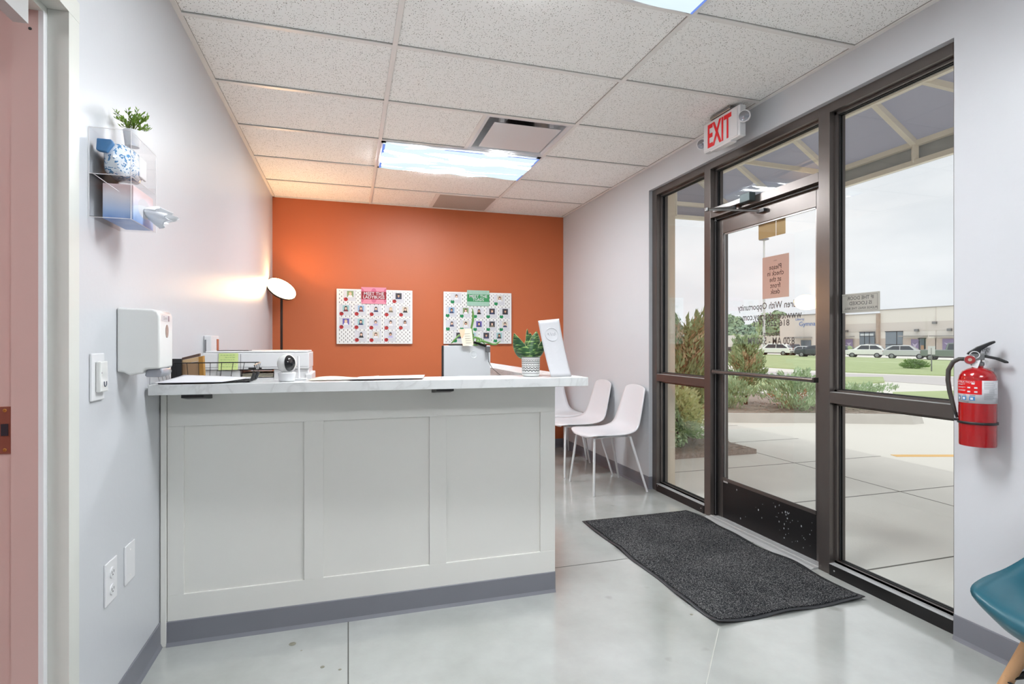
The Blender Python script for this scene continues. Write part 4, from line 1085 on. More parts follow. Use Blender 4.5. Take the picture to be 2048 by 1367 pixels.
# tissue box
t = empty('tissue_box', (XL + 0.06, 1.89, 1.56), label='blue and white tissue box in the lower tier of the acrylic organiser', cat='tissue box')
def tb_mat():
    m = pbr('tissue_box_print', (190, 202, 226), 0.4, var=0); nt = m.node_tree; b = nt.nodes['Principled BSDF']
    tc = nt.nodes.new('ShaderNodeTexCoord'); sp_ = nt.nodes.new('ShaderNodeSeparateXYZ'); nt.links.new(tc.outputs['Object'], sp_.inputs[0])
    n = nt.nodes.new('ShaderNodeTexNoise'); n.inputs['Scale'].default_value = 14; nt.links.new(tc.outputs['Object'], n.inputs['Vector'])
    v = math_node(nt, 'ADD', math_node(nt, 'MULTIPLY', sp_.outputs[2], 9.0), math_node(nt, 'MULTIPLY', n.outputs['Fac'], 0.3))
    nt.links.new(ramp(nt, v, [(0.1, lin(96, 136, 200)), (0.4, lin(170, 190, 222)), (0.8, lin(220, 214, 220)), (1.0, lin(212, 188, 188))]), b.inputs['Base Color']); return m
m = MB(); m.box(XL + 0.022, XL + 0.100, 1.81, 1.975, 1.5605, 1.664); build('carton', m, tb_mat(), t, bevel=0.001)
m = MB()
ov = [(XL + 0.1006, 1.895 + 0.052 * cos(a), 1.612 + 0.030 * sin(a)) for a in [2 * pi * k / 24 for k in range(24)]]
m.v += ov; m.f.append(tuple(range(24))); m.mi.append(0); build('opening_film', m, 'paper', t)
m = MB()
def ft(u, v):
    a = 2 * pi * u; op = v ** 0.6
    ry = 0.012 + 0.030 * op * (1 + 0.25 * sin(3 * a + 2 * v) + 0.15 * sin(8 * a + 1)); rz = 0.008 + 0.020 * op * (1 + 0.3 * sin(4 * a + 1) + 0.12 * sin(9 * a))
    tipx = 0.060 * v * (1 + 0.35 * sin(2 * a + 0.6) + 0.15 * sin(7 * a)) * (1 if v < 0.99 else 0.9)
    return (XL + 0.099 + tipx, 1.905 + ry * cos(a) + 0.014 * v, 1.606 + rz * sin(a) - 0.012 * v)
m.grid(ft, 30, 14); build('pulled_tissue', m, pbr('tissue_white', (232, 234, 238), 0.8), t, smooth='all', solid=0.0004)
# little artificial plant on top
t = empty('sprig_plant', (XL + 0.05, 1.93, 1.80), label='small green leafy plant in a white pot on top of the acrylic organiser', cat='plant')
m = MB(); m.lathe([(0.019, 0), (0.025, 0.050), (0.022, 0.050), (0.019, 0.044)], (XL + 0.055, 1.935, 1.8156), 24); build('pot', m, 'white', t, smooth=40)
r_ = random.Random(11); c0 = Vector((XL + 0.055, 1.935, 1.856)); lv = MB(); sm = MB()
for k in range(30):
    d = Vector((r_.uniform(-.75, .9), r_.uniform(-.9, .9), r_.uniform(.35, 1.2))).normalized(); L = r_.uniform(0.045, 0.075)
    pts = [c0 + d * L * q_ + Vector((0, 0, 0.010 * sin(pi * q_))) for q_ in (0, .35, .7, 1)]
    sm.tube(pts, 0.0008, 4)
    for w in range(9):
        q_ = 0.32 + 0.68 * w / 8; p = c0 + d * L * q_ + Vector((0, 0, 0.010 * sin(pi * q_)))
        ld = (d + Vector((r_.uniform(-1, 1), r_.uniform(-1, 1), r_.uniform(-.3, .8))) * 0.9).normalized(); sd = ld.cross(Vector((r_.uniform(-1, 1), r_.uniform(-1, 1), r_.uniform(-1, 1)))).normalized()
        l_ = r_.uniform(0.010, 0.016); lv.add([p, p + ld * l_ * .5 + sd * .0025, p + ld * l_, p + ld * l_ * .5 - sd * .0025], [(0, 1, 2, 3)])
build('leaves', lv, pbr('bright_green_leaf', (104, 138, 30), 0.45, var=0.35, vscale=60), t, solid=0.0005)
build('stems', sm, pbr('olive_stem', (92, 104, 40), 0.6), t)

# ------------------------------------------------------------------ floor lamp
lp = Vector((-0.60, 5.34, 0)); hc = on_y(563, 577, 5.30)
t = empty('floor_lamp', (lp.x, lp.y, 0), label='lit floor lamp with tilted disc head in the corner of the orange wall', cat='floor lamp')
m = MB(); m.lathe([(0.12, 0), (0.12, 0.015), (0.02, 0.022)], lp, 36); build('lamp_base', m, 'black', t, smooth=40)
m = MB(); m.tube([lp + Vector((0, 0, 0.02)), Vector((lp.x, lp.y, hc.z - 0.03))], 0.011, 14); build('pole', m, pbr('dark_bronze_pole', (52, 38, 32), 0.35, metal=0.5), t, smooth=40)
up = Vector((0.44, -0.50, 0.62)).normalized()
m = MB(); m.lathe([(0.02, -0.03), (0.138, -0.016), (0.142, -0.004), (0.142, 0.0)], hc, 48, axis=up); build('lamp_shade', m, 'black', t, smooth=40)
m = MB(); m.lathe([(0.136, 0.0), (0.134, 0.006), (0.05, 0.010), (0.002, 0.010)], hc, 48, axis=up); build('light_disc', m, 'lampglow', t, smooth=40)
m = MB(); m.lathe([(0.016, 0), (0.016, 0.05)], (lp.x, lp.y, hc.z - 0.08), 14); build('tilt_joint', m, 'black', t, smooth=40)
# thermostat-like white specks on orange wall near corner: small cable clips
for k, (px, py) in enumerate(((543, 684), (543.5, 690), (544, 696))):
    p = on_y(px, py, YB - 0.004); m = MB(); m.lathe([(0.006, 0), (0.004, 0.004)], p, 10, axis=(0, -1, 0))
    props(build('cable_clip', m, 'white', origin=p), 'tiny white cable clip on the orange wall corner, ' + ('topmost', 'middle', 'lowest')[k] + ' of three', 'cable clip', 'cable clips in the wall corner')

# ------------------------------------------------------------------ pegboards and staff cards
YW = YB
def pegboard(px0, px1, pz0, pz1, label):
    A, B = on_y(px0, pz1, 5.565), on_y(px1, pz0, 5.565)
    x0, x1, z0, z1 = A.x, B.x, 1.177, 1.733
    xc = (x0 + x1) / 2; w = (x1 - x0) / 2; h = z1 - z0
    t = empty('pegboard', (xc, YW - 0.028, z0), label=label, cat='pegboard', group='pegboards on the orange wall')
    m = MB(); m.box(-w, w, 0.0, 0.008, 0, h); build('board', m, 'peg', t, local=True, bevel=0.003)
    for sx in (-1, 1):
        for zz in (0.05, h - 0.05):
            m = MB(); m.lathe([(0.012, 0), (0.012, 0.02)], (sx * (w - 0.05), 0.008, zz), 12, axis=(0, 1, 0)); build('spacer', m, 'white', t, local=True)
    return xc, z0, w, h
L1 = pegboard(673, 825, 577, 687, 'white pegboard with red badge cards and the red MEET THE LADYBUGS banner')
L2 = pegboard(887, 1023, 584, 687, 'white pegboard with green badge cards and the green MEET THE TOADS banner')
YC = YW - 0.030
SKIN = [pbr('photo_skin_light', (226, 190, 168), .6), pbr('photo_skin_mid', (198, 154, 128), .6)]
HAIR = {'dark': pbr('photo_hair_dark', (44, 34, 32), .6), 'brown': pbr('photo_hair_brown', (98, 66, 48), .6), 'blond': pbr('photo_hair_blond', (196, 170, 128), .6)}
BG = {'grey': (198, 198, 204), 'green': (128, 150, 106), 'blue': (140, 170, 200), 'purple': (96, 84, 160), 'teal': (150, 188, 190), 'dark': (60, 58, 66), 'cream': (206, 200, 186)}
BGM = {k: pbr('photo_backdrop_' + k, v, .6) for k, v in BG.items()}
TOP = {'black': (36, 34, 40), 'maroon': (116, 40, 50), 'navy': (50, 58, 96), 'white': (222, 222, 226), 'lilac': (176, 170, 210), 'khaki': (120, 112, 96)}
TOPM = {k: pbr('photo_top_' + k, v, .6) for k, v in TOP.items()}
BADGE_R, BADGE_G = pbr('ladybug_badge_red', (178, 34, 32), .5), pbr('toad_badge_green', (16, 124, 72), .5)
def disc(m, cx, cz, rx, rz, y, mi, n=16):
    o = len(m.v); m.v += [(cx + rx * cos(2 * pi * i / n), y, cz + rz * sin(2 * pi * i / n)) for i in range(n)]; m.f.append(tuple(range(o, o + n))); m.mi.append(mi)
def card(board, x, z, kind, label, bg, hair, top, longhair, group):
    xc, z0, w, h = board
    t = empty('staff_card', (x, YC - 0.0008, z), label=label, cat='staff card', group=group)
    m = MB(); m.box(-0.060, 0.060, 0.0, 0.0012, -0.055, 0.058); build('card_sheet', m, 'paper', t, local=True)
    m = MB(); s = 0.031; cx, cz = 0.005, 0.018
    m.box(cx - s, cx + s, -0.0012, -0.0002, cz - s, cz + s, 0)
    y1 = -0.0014
    if longhair: m.box(cx - 0.014, cx + 0.014, y1, -0.0013, cz - 0.020, cz + 0.010, 2)
    disc(m, cx, cz + 0.006, 0.0150, 0.0175, y1 - .0001, 2)
    o = len(m.v); m.v += [(cx - 0.024, y1 - .0002, cz - s), (cx + 0.024, y1 - .0002, cz - s), (cx + 0.017, y1 - .0002, cz - 0.014), (cx + 0.005, y1 - .0002, cz - 0.010), (cx - 0.005, y1 - .0002, cz - 0.010), (cx - 0.017, y1 - .0002, cz - 0.014)]; m.f.append(tuple(range(o, o + 6))); m.mi.append(3)
    m.box(cx - .004, cx + .004, y1 - .0004, y1 - .0003, cz - .015, cz, 1)
    disc(m, cx, cz + 0.003, 0.0100, 0.0130, y1 - .0005, 1)
    disc(m, cx, cz + 0.015, 0.0105, 0.0050, y1 - .0006, 2)
    build('photo', m, [BGM[bg], SKIN[1] if hair == 'dark' and random.random() < .35 else SKIN[0], HAIR[hair], TOPM[top]], t, local=True, fix=False)
    m = MB()
    if kind == 'bug':
        m.v += [(-0.038 + 0.020 * cos(a) * (1 + .06 * cos(3 * a)), -0.0010, -0.036 + 0.019 * sin(a)) for a in [2 * pi * i / 20 for i in range(20)]]; m.f.append(tuple(range(20))); m.mi.append(0)
        disc(m, -0.030, -0.024, .006, .006, -0.0012, 1); m.box(-0.0385, -0.0375, -.0014, -.0011, -.050, -.022, 1)
        for a, b in ((-.045, -.03), (-.033, -.038), (-.044, -.043)): disc(m, a, b, .0025, .0025, -.0013, 1, 8)
        build('ladybug_badge', m, [BADGE_R, M['black']], t, local=True, fix=False)
    else:
        pts = [(-.018, -.002), (-.014, .010), (-.007, .013), (0, .006), (.007, .013), (.014, .010), (.018, -.002), (.014, -.012), (.006, -.016), (-.006, -.016), (-.014, -.012)]
        m.v += [(-0.038 + a, -0.0010, -0.036 + b) for a, b in [(p_[0] * 1.2, p_[1] * 1.2) for p_ in pts]]; m.f.append(tuple(range(len(pts)))); m.mi.append(0)
        build('toad_badge', m, [BADGE_G], t, local=True, fix=False)
    m = MB()
    for k in range(4): m.box(-0.012, 0.052 - 0.012 * (k == 3), -0.0003, -0.0001, -0.022 - k * 0.007, -0.0205 - k * 0.007)
    m.box(-0.052, -0.020, -0.0003, -0.0001, 0.049, 0.051)
    build('caption', m, pbr('caption_grey', (176, 176, 184), .6) if 'cap' not in M else M['cap'], t, local=True)
    return t
M['cap'] = pbr('caption_grey', (178, 178, 186), .6)
def pos1(u, v): return (on_y(660 + u / 9.767, 690, YC).x, 1.733 - (v - 172) * (0.556 / 1068.0))
def pos2(u, v): return (on_y(870 + u / 9.767, 690, YC).x, 1.733 - (v - 245) * (0.556 / 1000.0))
ordn = ('first', 'second', 'third', 'fourth', 'fifth')
rows1 = [('top', [(385, 305), (1330, 325)], [('green', 'blond', 'white', 1, 'white clothes against greenery'), ('dark', 'dark', 'navy', 0, 'two close dark heads')]),
 ('second', [(300, 585), (595, 585), (888, 588), (1178, 590), (1460, 590)], [('teal', 'dark', 'maroon', 1, 'a long-haired person in maroon'), ('blue', 'brown', 'maroon', 1, 'a person by blue water in maroon'), ('grey', 'dark', 'navy', 1, 'a dark-haired person in navy'), ('grey', 'blond', 'khaki', 1, 'a long-haired blond person'), ('cream', 'brown', 'black', 1, 'a tilted brown-haired head in black')]),
 ('third', [(300, 842), (592, 845), (882, 852), (1175, 852), (1455, 850)], [('purple', 'blond', 'white', 1, 'a pale figure on purple'), ('teal', 'dark', 'navy', 1, 'dark wavy hair on green'), ('grey', 'dark', 'lilac', 0, 'short hair and lilac top'), ('grey', 'dark', 'white', 0, 'a short-haired person in pale clothes'), ('grey', 'dark', 'white', 1, 'swept dark hair')]),
 ('bottom', [(600, 1092), (885, 1095), (1172, 1090)], [('grey', 'dark', 'black', 1, 'a dark-haired person in a black jacket'), ('cream', 'brown', 'white', 1, 'a brown-haired person leaning forward'), ('grey', 'dark', 'lilac', 0, 'a smiling person in lilac')])]
for rn, ps, inf in rows1:
    for k, (p, q_) in enumerate(zip(ps, inf)):
        x, z = pos1(*p); card(L1, x, z, 'bug', 'ladybug board, %s row, %s card, photo of %s' % (rn, ordn[k], ' '.join(q_[4].split()[:7])), *q_[:4], 'staff cards on the ladybug board')
rows2 = [('top', [(410, 370), (1255, 390)], [('grey', 'brown', 'white', 0, 'a short-haired person on pale lilac'), ('cream', 'brown', 'white', 1, 'people standing together')]),
 ('second', [(315, 635), (590, 640), (850, 645), (1105, 645), (1362, 645)], [('blue', 'dark', 'navy', 0, 'a small figure against blue sky'), ('green', 'brown', 'white', 1, 'a group beside greenery'), ('grey', 'dark', 'black', 1, 'a person with very long dark hair'), ('dark', 'brown', 'navy', 1, 'two seated people'), ('dark', 'dark', 'black', 1, 'a face on black')]),
 ('third', [(320, 890), (592, 892), (850, 895), (1105, 895), (1358, 895)], [('grey', 'dark', 'navy', 1, 'a long dark-haired person on grey'), ('cream', 'dark', 'white', 0, 'a person in glasses'), ('purple', 'dark', 'navy', 1, 'a purple-lit figure'), ('dark', 'dark', 'khaki', 1, 'a pale face with dark hair'), ('cream', 'dark', 'navy', 0, 'a short dark-haired person on cream')]),
 ('bottom', [(462, 1118), (728, 1118), (992, 1118), (1245, 1118)], [('dark', 'dark', 'navy', 1, 'a dark photo'), ('teal', 'dark', 'white', 1, 'a pale green photo'), ('dark', 'dark', 'navy', 0, 'a tower at dusk'), ('teal', 'dark', 'black', 1, 'a standing person')])]
for rn, ps, inf in rows2:
    for k, (p, q_) in enumerate(zip(ps, inf)):
        x, z = pos2(*p); card(L2, x, z, 'toad', 'toad board, %s row, %s card, photo of %s' % (rn, ordn[k], q_[4]), *q_[:4], 'staff cards on the toad board')
def banner(px0, px1, pz1, pz0, lines, label, c1, c2, dots):
    A, B = on_y(px0, pz0, YC), on_y(px1, pz1, YC); w, h = (B.x - A.x) / 2, B.z - A.z
    t = empty('banner', ((A.x + B.x) / 2, YC - 0.004, A.z), label=label, cat='banner')
    m = MB(); m.box(-w, w, 0, 0.002, 0, h); build('banner_card', m, c1, t, local=True)
    m = MB(); m.box(-w, w, -0.0004, 0, h * .27, h * .74); build('title_band', m, c2, t, local=True)
    for s_, zz, ww_ in ((lines[0], .605, 1.60), (lines[1], .395, 1.70 if len(lines[1]) > 6 else 1.0)):
        m = MB(); put_text(m, s_, (0, -0.0008, h * zz), (1, 0, 0), UZ, h * .26, width=w * ww_, bold=0.012); build('lettering', m, 'paper', t, local=True)
    if dots:
        m = MB()
        for x in (-w, 0, w):
            for zc, a0, a1 in ((0.27 * h, pi, 2 * pi), (0.74 * h, 0, pi)):
                pts = [(min(w, max(-w, x + 0.026 * cos(a0 + (a1 - a0) * i / 12))), -0.0003, min(h, max(0, zc + 0.034 * sin(a0 + (a1 - a0) * i / 12)))) for i in range(13)]
                o = len(m.v); m.v += pts; m.f.append(tuple(range(o, o + 13))); m.mi.append(0)
        build('dot_pattern', m, dots, t, local=True)
banner(722.5, 772.5, 575, 607, ('MEET THE', 'LADYBUGS'), 'pink and red MEET THE LADYBUGS banner at the top of its pegboard', pbr('banner_pink', (212, 134, 154), .5), pbr('banner_red', (140, 16, 32), .5), pbr('banner_rose', (196, 98, 128), .5))
banner(934, 978.5, 581, 611, ('MEET THE', 'TOADS'), 'pale and mid green MEET THE TOADS banner at the top of its pegboard', pbr('banner_pale_green', (152, 186, 168), .5, var=.12, vscale=40), pbr('banner_green', (48, 134, 78), .5), None)

# ------------------------------------------------------------------ chairs
def chair_shell_mesh(prof, nv=14):
    """prof: list of (x, z, halfwidth, edge_lift, edge_fwd)"""
    def ev(t):
        n = len(prof) - 1; f = t * n; i = min(int(f), n - 1); u = f - i
        p0, p1, p2, p3 = prof[max(i - 1, 0)], prof[i], prof[i + 1], prof[min(i + 2, n)]
        return [0.5 * ((2 * b) + (-a + c) * u + (2 * a - 5 * b + 4 * c - d) * u * u + (-a + 3 * b - 3 * c + d) * u ** 3) for a, b, c, d in zip(p0, p1, p2, p3)]
    m = MB()
    def f(u, v):
        x, z, w, el, ef = ev(v); s = 2 * u - 1
        return (x - ef * abs(s) ** 2.4, w * s, z + el * abs(s) ** 2.4)
    m.grid(f, nv, 40)
    return m
def make_white_chair():
    t = empty('waiting_chair', (0, 0, 0))
    prof = [(-0.262, 0.440, 0.150, 0.0, -0.030), (-0.252, 0.455, 0.195, 0.0, -0.020), (-0.20, 0.462, 0.222, 0.004, 0), (-0.08, 0.452, 0.228, 0.012, 0), (0.05, 0.444, 0.222, 0.022, 0), (0.14, 0.456, 0.214, 0.030, 0.004), (0.195, 0.500, 0.205, 0.022, 0.020), (0.222, 0.570, 0.195, 0.008, 0.026), (0.243, 0.66, 0.182, 0, 0.022), (0.262, 0.76, 0.168, 0, 0.014), (0.272, 0.815, 0.154, -0.004, 0.008), (0.275, 0.842, 0.110, -0.012, 0.004)]
    build('seat_shell', chair_shell_mesh(prof), 'chair', t, smooth='all', solid=0.008, local=True)
    for sx, sy in ((-1, -1), (-1, 1), (1, -1), (1, 1)):
        m = MB(); m.tube([(0.10 * sx + 0.0, 0.13 * sy, 0.432), ((-0.195 if sx < 0 else 0.12), 0.165 * sy, 0.435), ((-0.232 if sx < 0 else 0.236), 0.232 * sy, 0.0)], [0.008, 0.011, 0.0085], 12)
        build('leg', m, 'leg', t, smooth=40, local=True)
    m = MB(); m.box(-0.14, 0.13, -0.12, 0.12, 0.425, 0.438); build('seat_frame', m, 'leg', t, bevel=0.004, local=True)
    return t
c1 = make_white_chair()
c1.location = (2.06, 3.97, 0); props(c1, 'white plastic chair nearest the entrance door, beside the window frame', 'chair', 'white chairs along the wall')
c2 = copy_tree(c1, (2.06, 4.55, 0)); props(c2, 'white plastic chair in the middle, half hidden behind the counter end')
c3 = copy_tree(c1, (2.10, 5.16, 0), pi / 2); props(c3, 'white plastic chair in the far corner against the orange wall, mostly hidden')

t = empty('side_chair', (1.98, 0.90, 0), label='teal shell chair with beech legs at the lower right corner', cat='chair')
prof = [(-0.245, 0.395, 0.150, 0.0, -0.05), (-0.262, 0.425, 0.195, 0.010, -0.055), (-0.235, 0.452, 0.222, 0.012, -0.035), (-0.14, 0.452, 0.236, 0.028, -0.01), (-0.02, 0.436, 0.240, 0.060, 0), (0.09, 0.440, 0.238, 0.090, 0.01), (0.165, 0.480, 0.235, 0.090, 0.04), (0.205, 0.56, 0.232, 0.06, 0.07), (0.235, 0.66, 0.225, 0.02, 0.07), (0.262, 0.76, 0.205, -.005, 0.05), (0.275, 0.815, 0.15, -0.02, 0.03)]
build('seat_shell', chair_shell_mesh(prof, 18), 'teal', t, smooth='all', solid=0.007, local=True)
for sx, sy in ((-1, -1), (-1, 1), (1, -1), (1, 1)):
    m = MB(); m.tube([(0.115 * sx, 0.105 * sy, 0.402), (0.165 * sx, 0.20 * sy, 0.10), (0.180 * sx, 0.235 * sy, 0.0)], [0.016, 0.0145, 0.010], 16); lg = build('leg', m, 'wood', t, smooth=40, local=True)
    m = MB(); m.lathe([(0.011, 0), (0.009, 0.012)], (0.178 * sx, 0.231 * sy, 0.0), 12); build('foot_cap', m, 'rubber', lg, local=True)
m = MB()
for a, b in (((-.155, .165, .22), (.12, .02, .40)), ((-.155, .165, .22), (-.02, -.10, .40)), ((-.155, -.165, .22), (.02, .10, .40)), ((-.155, -.165, .22), (.12, -.02, .40)), ((.155, .165, .22), (-.12, .02, .40)), ((.155, -.165, .22), (-.12, -.02, .40)), ((-.155, .165, .22), (-.155, -.165, .22)), ((.155, .165, .22), (.155, -.165, .22)), ((-.155, .165, .22), (.155, .165, .22)), ((-.155, -.165, .22), (.155, -.165, .22))): m.tube([a, b], 0.0035, 6)
for sx in (-1, 1):
    for sy in (-1, 1): m.lathe([(0.008, 0), (0.008, 0.02)], (.150 * sx, .160 * sy, .215), 10)
build('wire_brace', m, 'wire', t, local=True)
m = MB(); m.box(-.13, .13, -.11, .11, 0.398, 0.412); build('mount_plate', m, 'black', t, local=True)

# ------------------------------------------------------------------ entrance mat
t = empty('entrance_mat', (1.9, 2.56, 0), label='charcoal ribbed entrance mat with wavy rubber edges in front of the door', cat='mat')
mx0, mx1, my0, my1 = 1.495, 2.312, 1.885, 3.240
def edgewave(x, y):
    dl, dn, dr = x - mx0, y - my0, mx1 - x
    z = 0.0
    z += max(0, 1 - dl / .10) ** 2 * 0.013 * (0.5 + 0.5 * sin(y * 21 + 0.7)) * (0.5 + 0.5 * sin(y * 7.3))
    z += max(0, 1 - dn / .10) ** 2 * 0.013 * (0.5 + 0.5 * sin(x * 17 + 1.2))
    z += max(0, 1 - dr / .08) ** 2 * 0.010 * (0.5 + 0.5 * sin(y * 16 + 2.1))
    return z
def wx(u, v):
    x = mx0 + (mx1 - mx0) * u; y = my0 + (my1 - my0) * v
    x += 0.010 * sin(y * 9.0) * (u ** 6) + 0.004 * sin(y * 14) * ((1 - u) ** 6)
    return x, y
m = MB()
def f1(u, v): x, y = wx(u, v); return (x, y, 0.0025 + edgewave(x, y))
m.grid(f1, 50, 90); build('rubber_backing', m, 'rubber', t, smooth='all', solid=0.004)
m = MB()
def f2(u, v):
    x, y = wx(0.026 + 0.948 * u, 0.016 + 0.968 * v); return (x, y, 0.0075 + edgewave(x, y) + 0.0006 * sin(x * 400) * sin(y * 400))
m.grid(f2, 50, 90); build('carpet_top', m, 'rug', t, smooth='all', solid=0.006)

# ------------------------------------------------------------------ fire extinguisher
EC = Vector((2.284, 1.417, 0)); nrm = Vector((-0.85, -0.526, 0)).normalized(); rgt = Vector((-nrm.y, nrm.x, 0)) * 1.0
if rgt.dot(Vector((0.526, -0.85, 0))) < 0: rgt = -rgt
def E(n_, r_, z): return EC + nrm * n_ + rgt * r_ + Vector((0, 0, z))
t = empty('fire_extinguisher', (XR, 1.417, 0.807), label='red fire extinguisher with instruction label hung on the white wall right of the windows', cat='fire extinguisher')
R_ = 0.0555
m = MB(); m.lathe([(0.048, 0.807), (R_ - .001, 0.809), (R_, 0.815), (R_, 1.060), (R_ - .002, 1.073), (R_ - .010, 1.088), (R_ - .026, 1.098), (0.020, 1.102), (0.017, 1.103), (0.017, 1.112)], EC, 56); build('cylinder', m, 'red', t, smooth=50)
def wrap(m, z0, z1, a0, a1, r, mi=0, n=28):
    o = len(m.v)
    for i in range(n + 1):
        a = a0 + (a1 - a0) * i / n
        for z in (z0, z1): m.v.append(tuple(E(r * cos(a), r * sin(a), z)))
    for i in range(n): m.f.append((o + 2 * i, o + 2 * i + 2, o + 2 * i + 3, o + 2 * i + 1)); m.mi.append(mi)
def wrap_text(m, s, a_mid, z, size, width, r, mi=0):
    v, f = text_polys(s, size); xs = [p[0] for p in v]; k = width / (max(xs) - min(xs)); m.add([E(r * cos(a_mid + x * k / r), r * sin(a_mid + x * k / r), z + y) for x, y in v], f, mi)
LBL = pbr('extinguisher_label_white', (206, 206, 210), 0.35)
m = MB(); wrap(m, 0.971, 1.056, -1.65, 1.60, R_ + 0.0006); lb = build('label', m, LBL, t, smooth='all', solid=0.0004)
m = MB(); wrap(m, 1.004, 1.056, -1.65, 0.22, R_ + 0.0011); build('red_panel', m, 'redplain', lb, smooth='all')
m = MB(); wrap_text(m, 'INSTRUCTIONS', -0.75, 1.0485, 0.0115, 0.072, R_ + 0.0016)
r_ = random.Random(8)
for zz in (1.040, 1.0375, 1.029, 1.0265, 1.018, 1.0155): wrap(m, zz, zz + 0.0011, -1.25, -0.60 - r_.uniform(0, .25), R_ + 0.0016, n=8)
for a_, zz in ((-0.30, 1.041), (-0.52, 1.026), (-0.16, 1.026), (-0.52, 1.011), (-0.16, 1.011)): wrap(m, zz, zz + 0.0055, a_, a_ + 0.16, R_ + 0.0017, n=4)
build('white_print', m, LBL, lb)
m = MB()
for a_ in (-1.20, -0.86, -0.42): wrap(m, 0.981, 0.996, a_, a_ + (0.20 if a_ < -1.1 else 0.27 if a_ < -.6 else .30), R_ + 0.0014, n=5)
build('pictogram', m, 'blue', lb)
m = MB()
for a_, w_ in ((-1.16, .12), (-0.80, .14), (-0.36, .14)): wrap(m, 0.984, 0.992, a_, a_ + w_, R_ + 0.0018, n=4)
build('pictogram_mark', m, LBL, lb)
m = MB()
for k in range(19):
    zz = 1.051 - k * 0.0036
    if 7 < k < 12: wrap(m, zz, zz + 0.0009, 0.60, 0.95 + r_.uniform(0, .1), R_ + 0.0014, n=6); continue
    wrap(m, zz, zz + 0.0009, 0.32, 1.05 + r_.uniform(-.25, .25), R_ + 0.0014, n=10)
wrap(m, 0.9735, 0.976, -0.95, -0.45, R_ + 0.0014, n=8); wrap(m, 0.999, 1.001, -0.8, -0.6, R_ + .0014, n=4); wrap(m, 0.999, 1.001, -0.4, -0.1, R_ + .0014, n=4)
build('small_print', m, 'ink', lb)
m = MB(); wrap(m, 0.892, 0.901, -1.75, 1.75, R_ + 0.0022, n=40); bd = build('strap', m, 'black', t, smooth='all', solid=0.003)
m = MB(); m.obox(E(0.0, -R_ - 0.006, 0.9015), nrm * 0.012, rgt * 0.006, UZ * 0.004); build('strap_clip', m, 'black', bd)
m = MB(); m.box(XR - 0.014, XR - 0.0005, 1.405, 1.430, 0.86, 1.10); build('wall_bracket', m, 'white', t)
m = MB(); m.lathe([(0.017, 1.108), (0.020, 1.112), (0.020, 1.122), (0.013, 1.126), (0.013, 1.140)], EC, 24); build('neck', m, 'steel', t, smooth=40)
m = MB(); m.obox(E(0, 0.0, 1.143), rgt * 0.020, nrm * 0.013, UZ * 0.012); build('valve', m, 'steel', t, bevel=0.003)
m = MB(); m.prism([E(0.010, -0.008, 1.148), E(0.010, -0.032, 1.152), E(0.010, -0.028, 1.160), E(0.010, -0.004, 1.180), E(0.010, 0.034, 1.200), E(0.010, 0.048, 1.204), E(0.010, 0.051, 1.197), E(0.010, 0.030, 1.183), E(0.010, 0.012, 1.170), E(0.010, 0.006, 1.150)], -nrm * 0.022); build('top_lever', m, 'black', t, bevel=0.003)
m = MB(); m.prism([E(0.010, 0.004, 1.155), E(0.010, 0.060, 1.141), E(0.010, 0.084, 1.128), E(0.010, 0.086, 1.121), E(0.010, 0.074, 1.121), E(0.010, 0.050, 1.133), E(0.010, 0.004, 1.144)], -nrm * 0.020); build('carry_handle', m, 'black', t, bevel=0.003)
m = MB(); m.lathe([(0.0175, 0), (0.0175, 0.008), (0.0155, 0.009)], E(0.016, -0.021, 1.132), 30, axis=nrm); gg = build('gauge', m, 'steel', t, smooth=40)
m = MB(); m.lathe([(0.0155, 0.0092), (0.0154, 0.0096)], E(0.016, -0.021, 1.132), 30, axis=nrm); build('gauge_dial', m, pbr('gauge_red', (150, 44, 46), 0.3), gg)
m = MB(); m.lathe([(0.006, 0.0098), (0.0058, 0.0102)], E(0.016, -0.021, 1.132), 24, axis=nrm); build('gauge_center', m, pbr('gauge_pale', (176, 160, 146), 0.3), gg)
m = MB(); m.tube([E(0.0 + .012, -0.036, 1.134), E(0.010, -0.052, 1.134), E(0.004, -0.070, 1.122), E(0, -0.084, 1.090), E(0, -0.0855, 1.050), E(0, -0.080, 1.005), E(0, -0.071, 0.960), E(0, -0.063, 0.925)], [.0075, .0075, .008, .008, .008, .0078, .0072, .005], 14); build('hose', m, pbr('grey_rubber_hose', (62, 60, 56), 0.35), t, smooth='all')
m = MB(); m.tube([E(0, -0.063, 0.928), E(0, -0.059, 0.908)], [0.0062, 0.004], 12); build('nozzle', m, 'black', t)
m = MB(); m.tube([E(0.020, -0.008 + 0.014 * cos(a), 1.150 + 0.013 * sin(a)) for a in [2 * pi * k / 20 for k in range(20)]], 0.0013, 6, closed=True); build('pull_ring', m, 'white', t, smooth='all')
m = MB(); m.add([E(0.018, -0.018, 1.106), E(0.019, 0.008, 1.126), E(0.019, 0.008, 1.132), E(0.018, -0.010, 1.128), E(0.022, 0.0, 1.100)], [(0, 4, 1, 2, 3)]); build('seal_tag', m, 'white', t, solid=0.0006)
m = MB(); m.grid(lambda u, v: tuple(E(-0.004 - 0.004 * sin(pi * u), 0.012 + 0.024 * u, 1.140 + 0.040 * v)), 6, 6); tg = build('paper_tag', m, 'paper', t, solid=0.0004)
m = MB()
for a_, b_ in ((.018, 1.168), (.026, 1.160), (.020, 1.150), (.029, 1.170)): m.tube([E(0.0, a_ + .004 * cos(q__), b_ + .005 * sin(q__)) for q__ in [2 * pi * k / 12 for k in range(9)]], 0.0008, 4)
build('tag_scribble', m, 'black', tg)
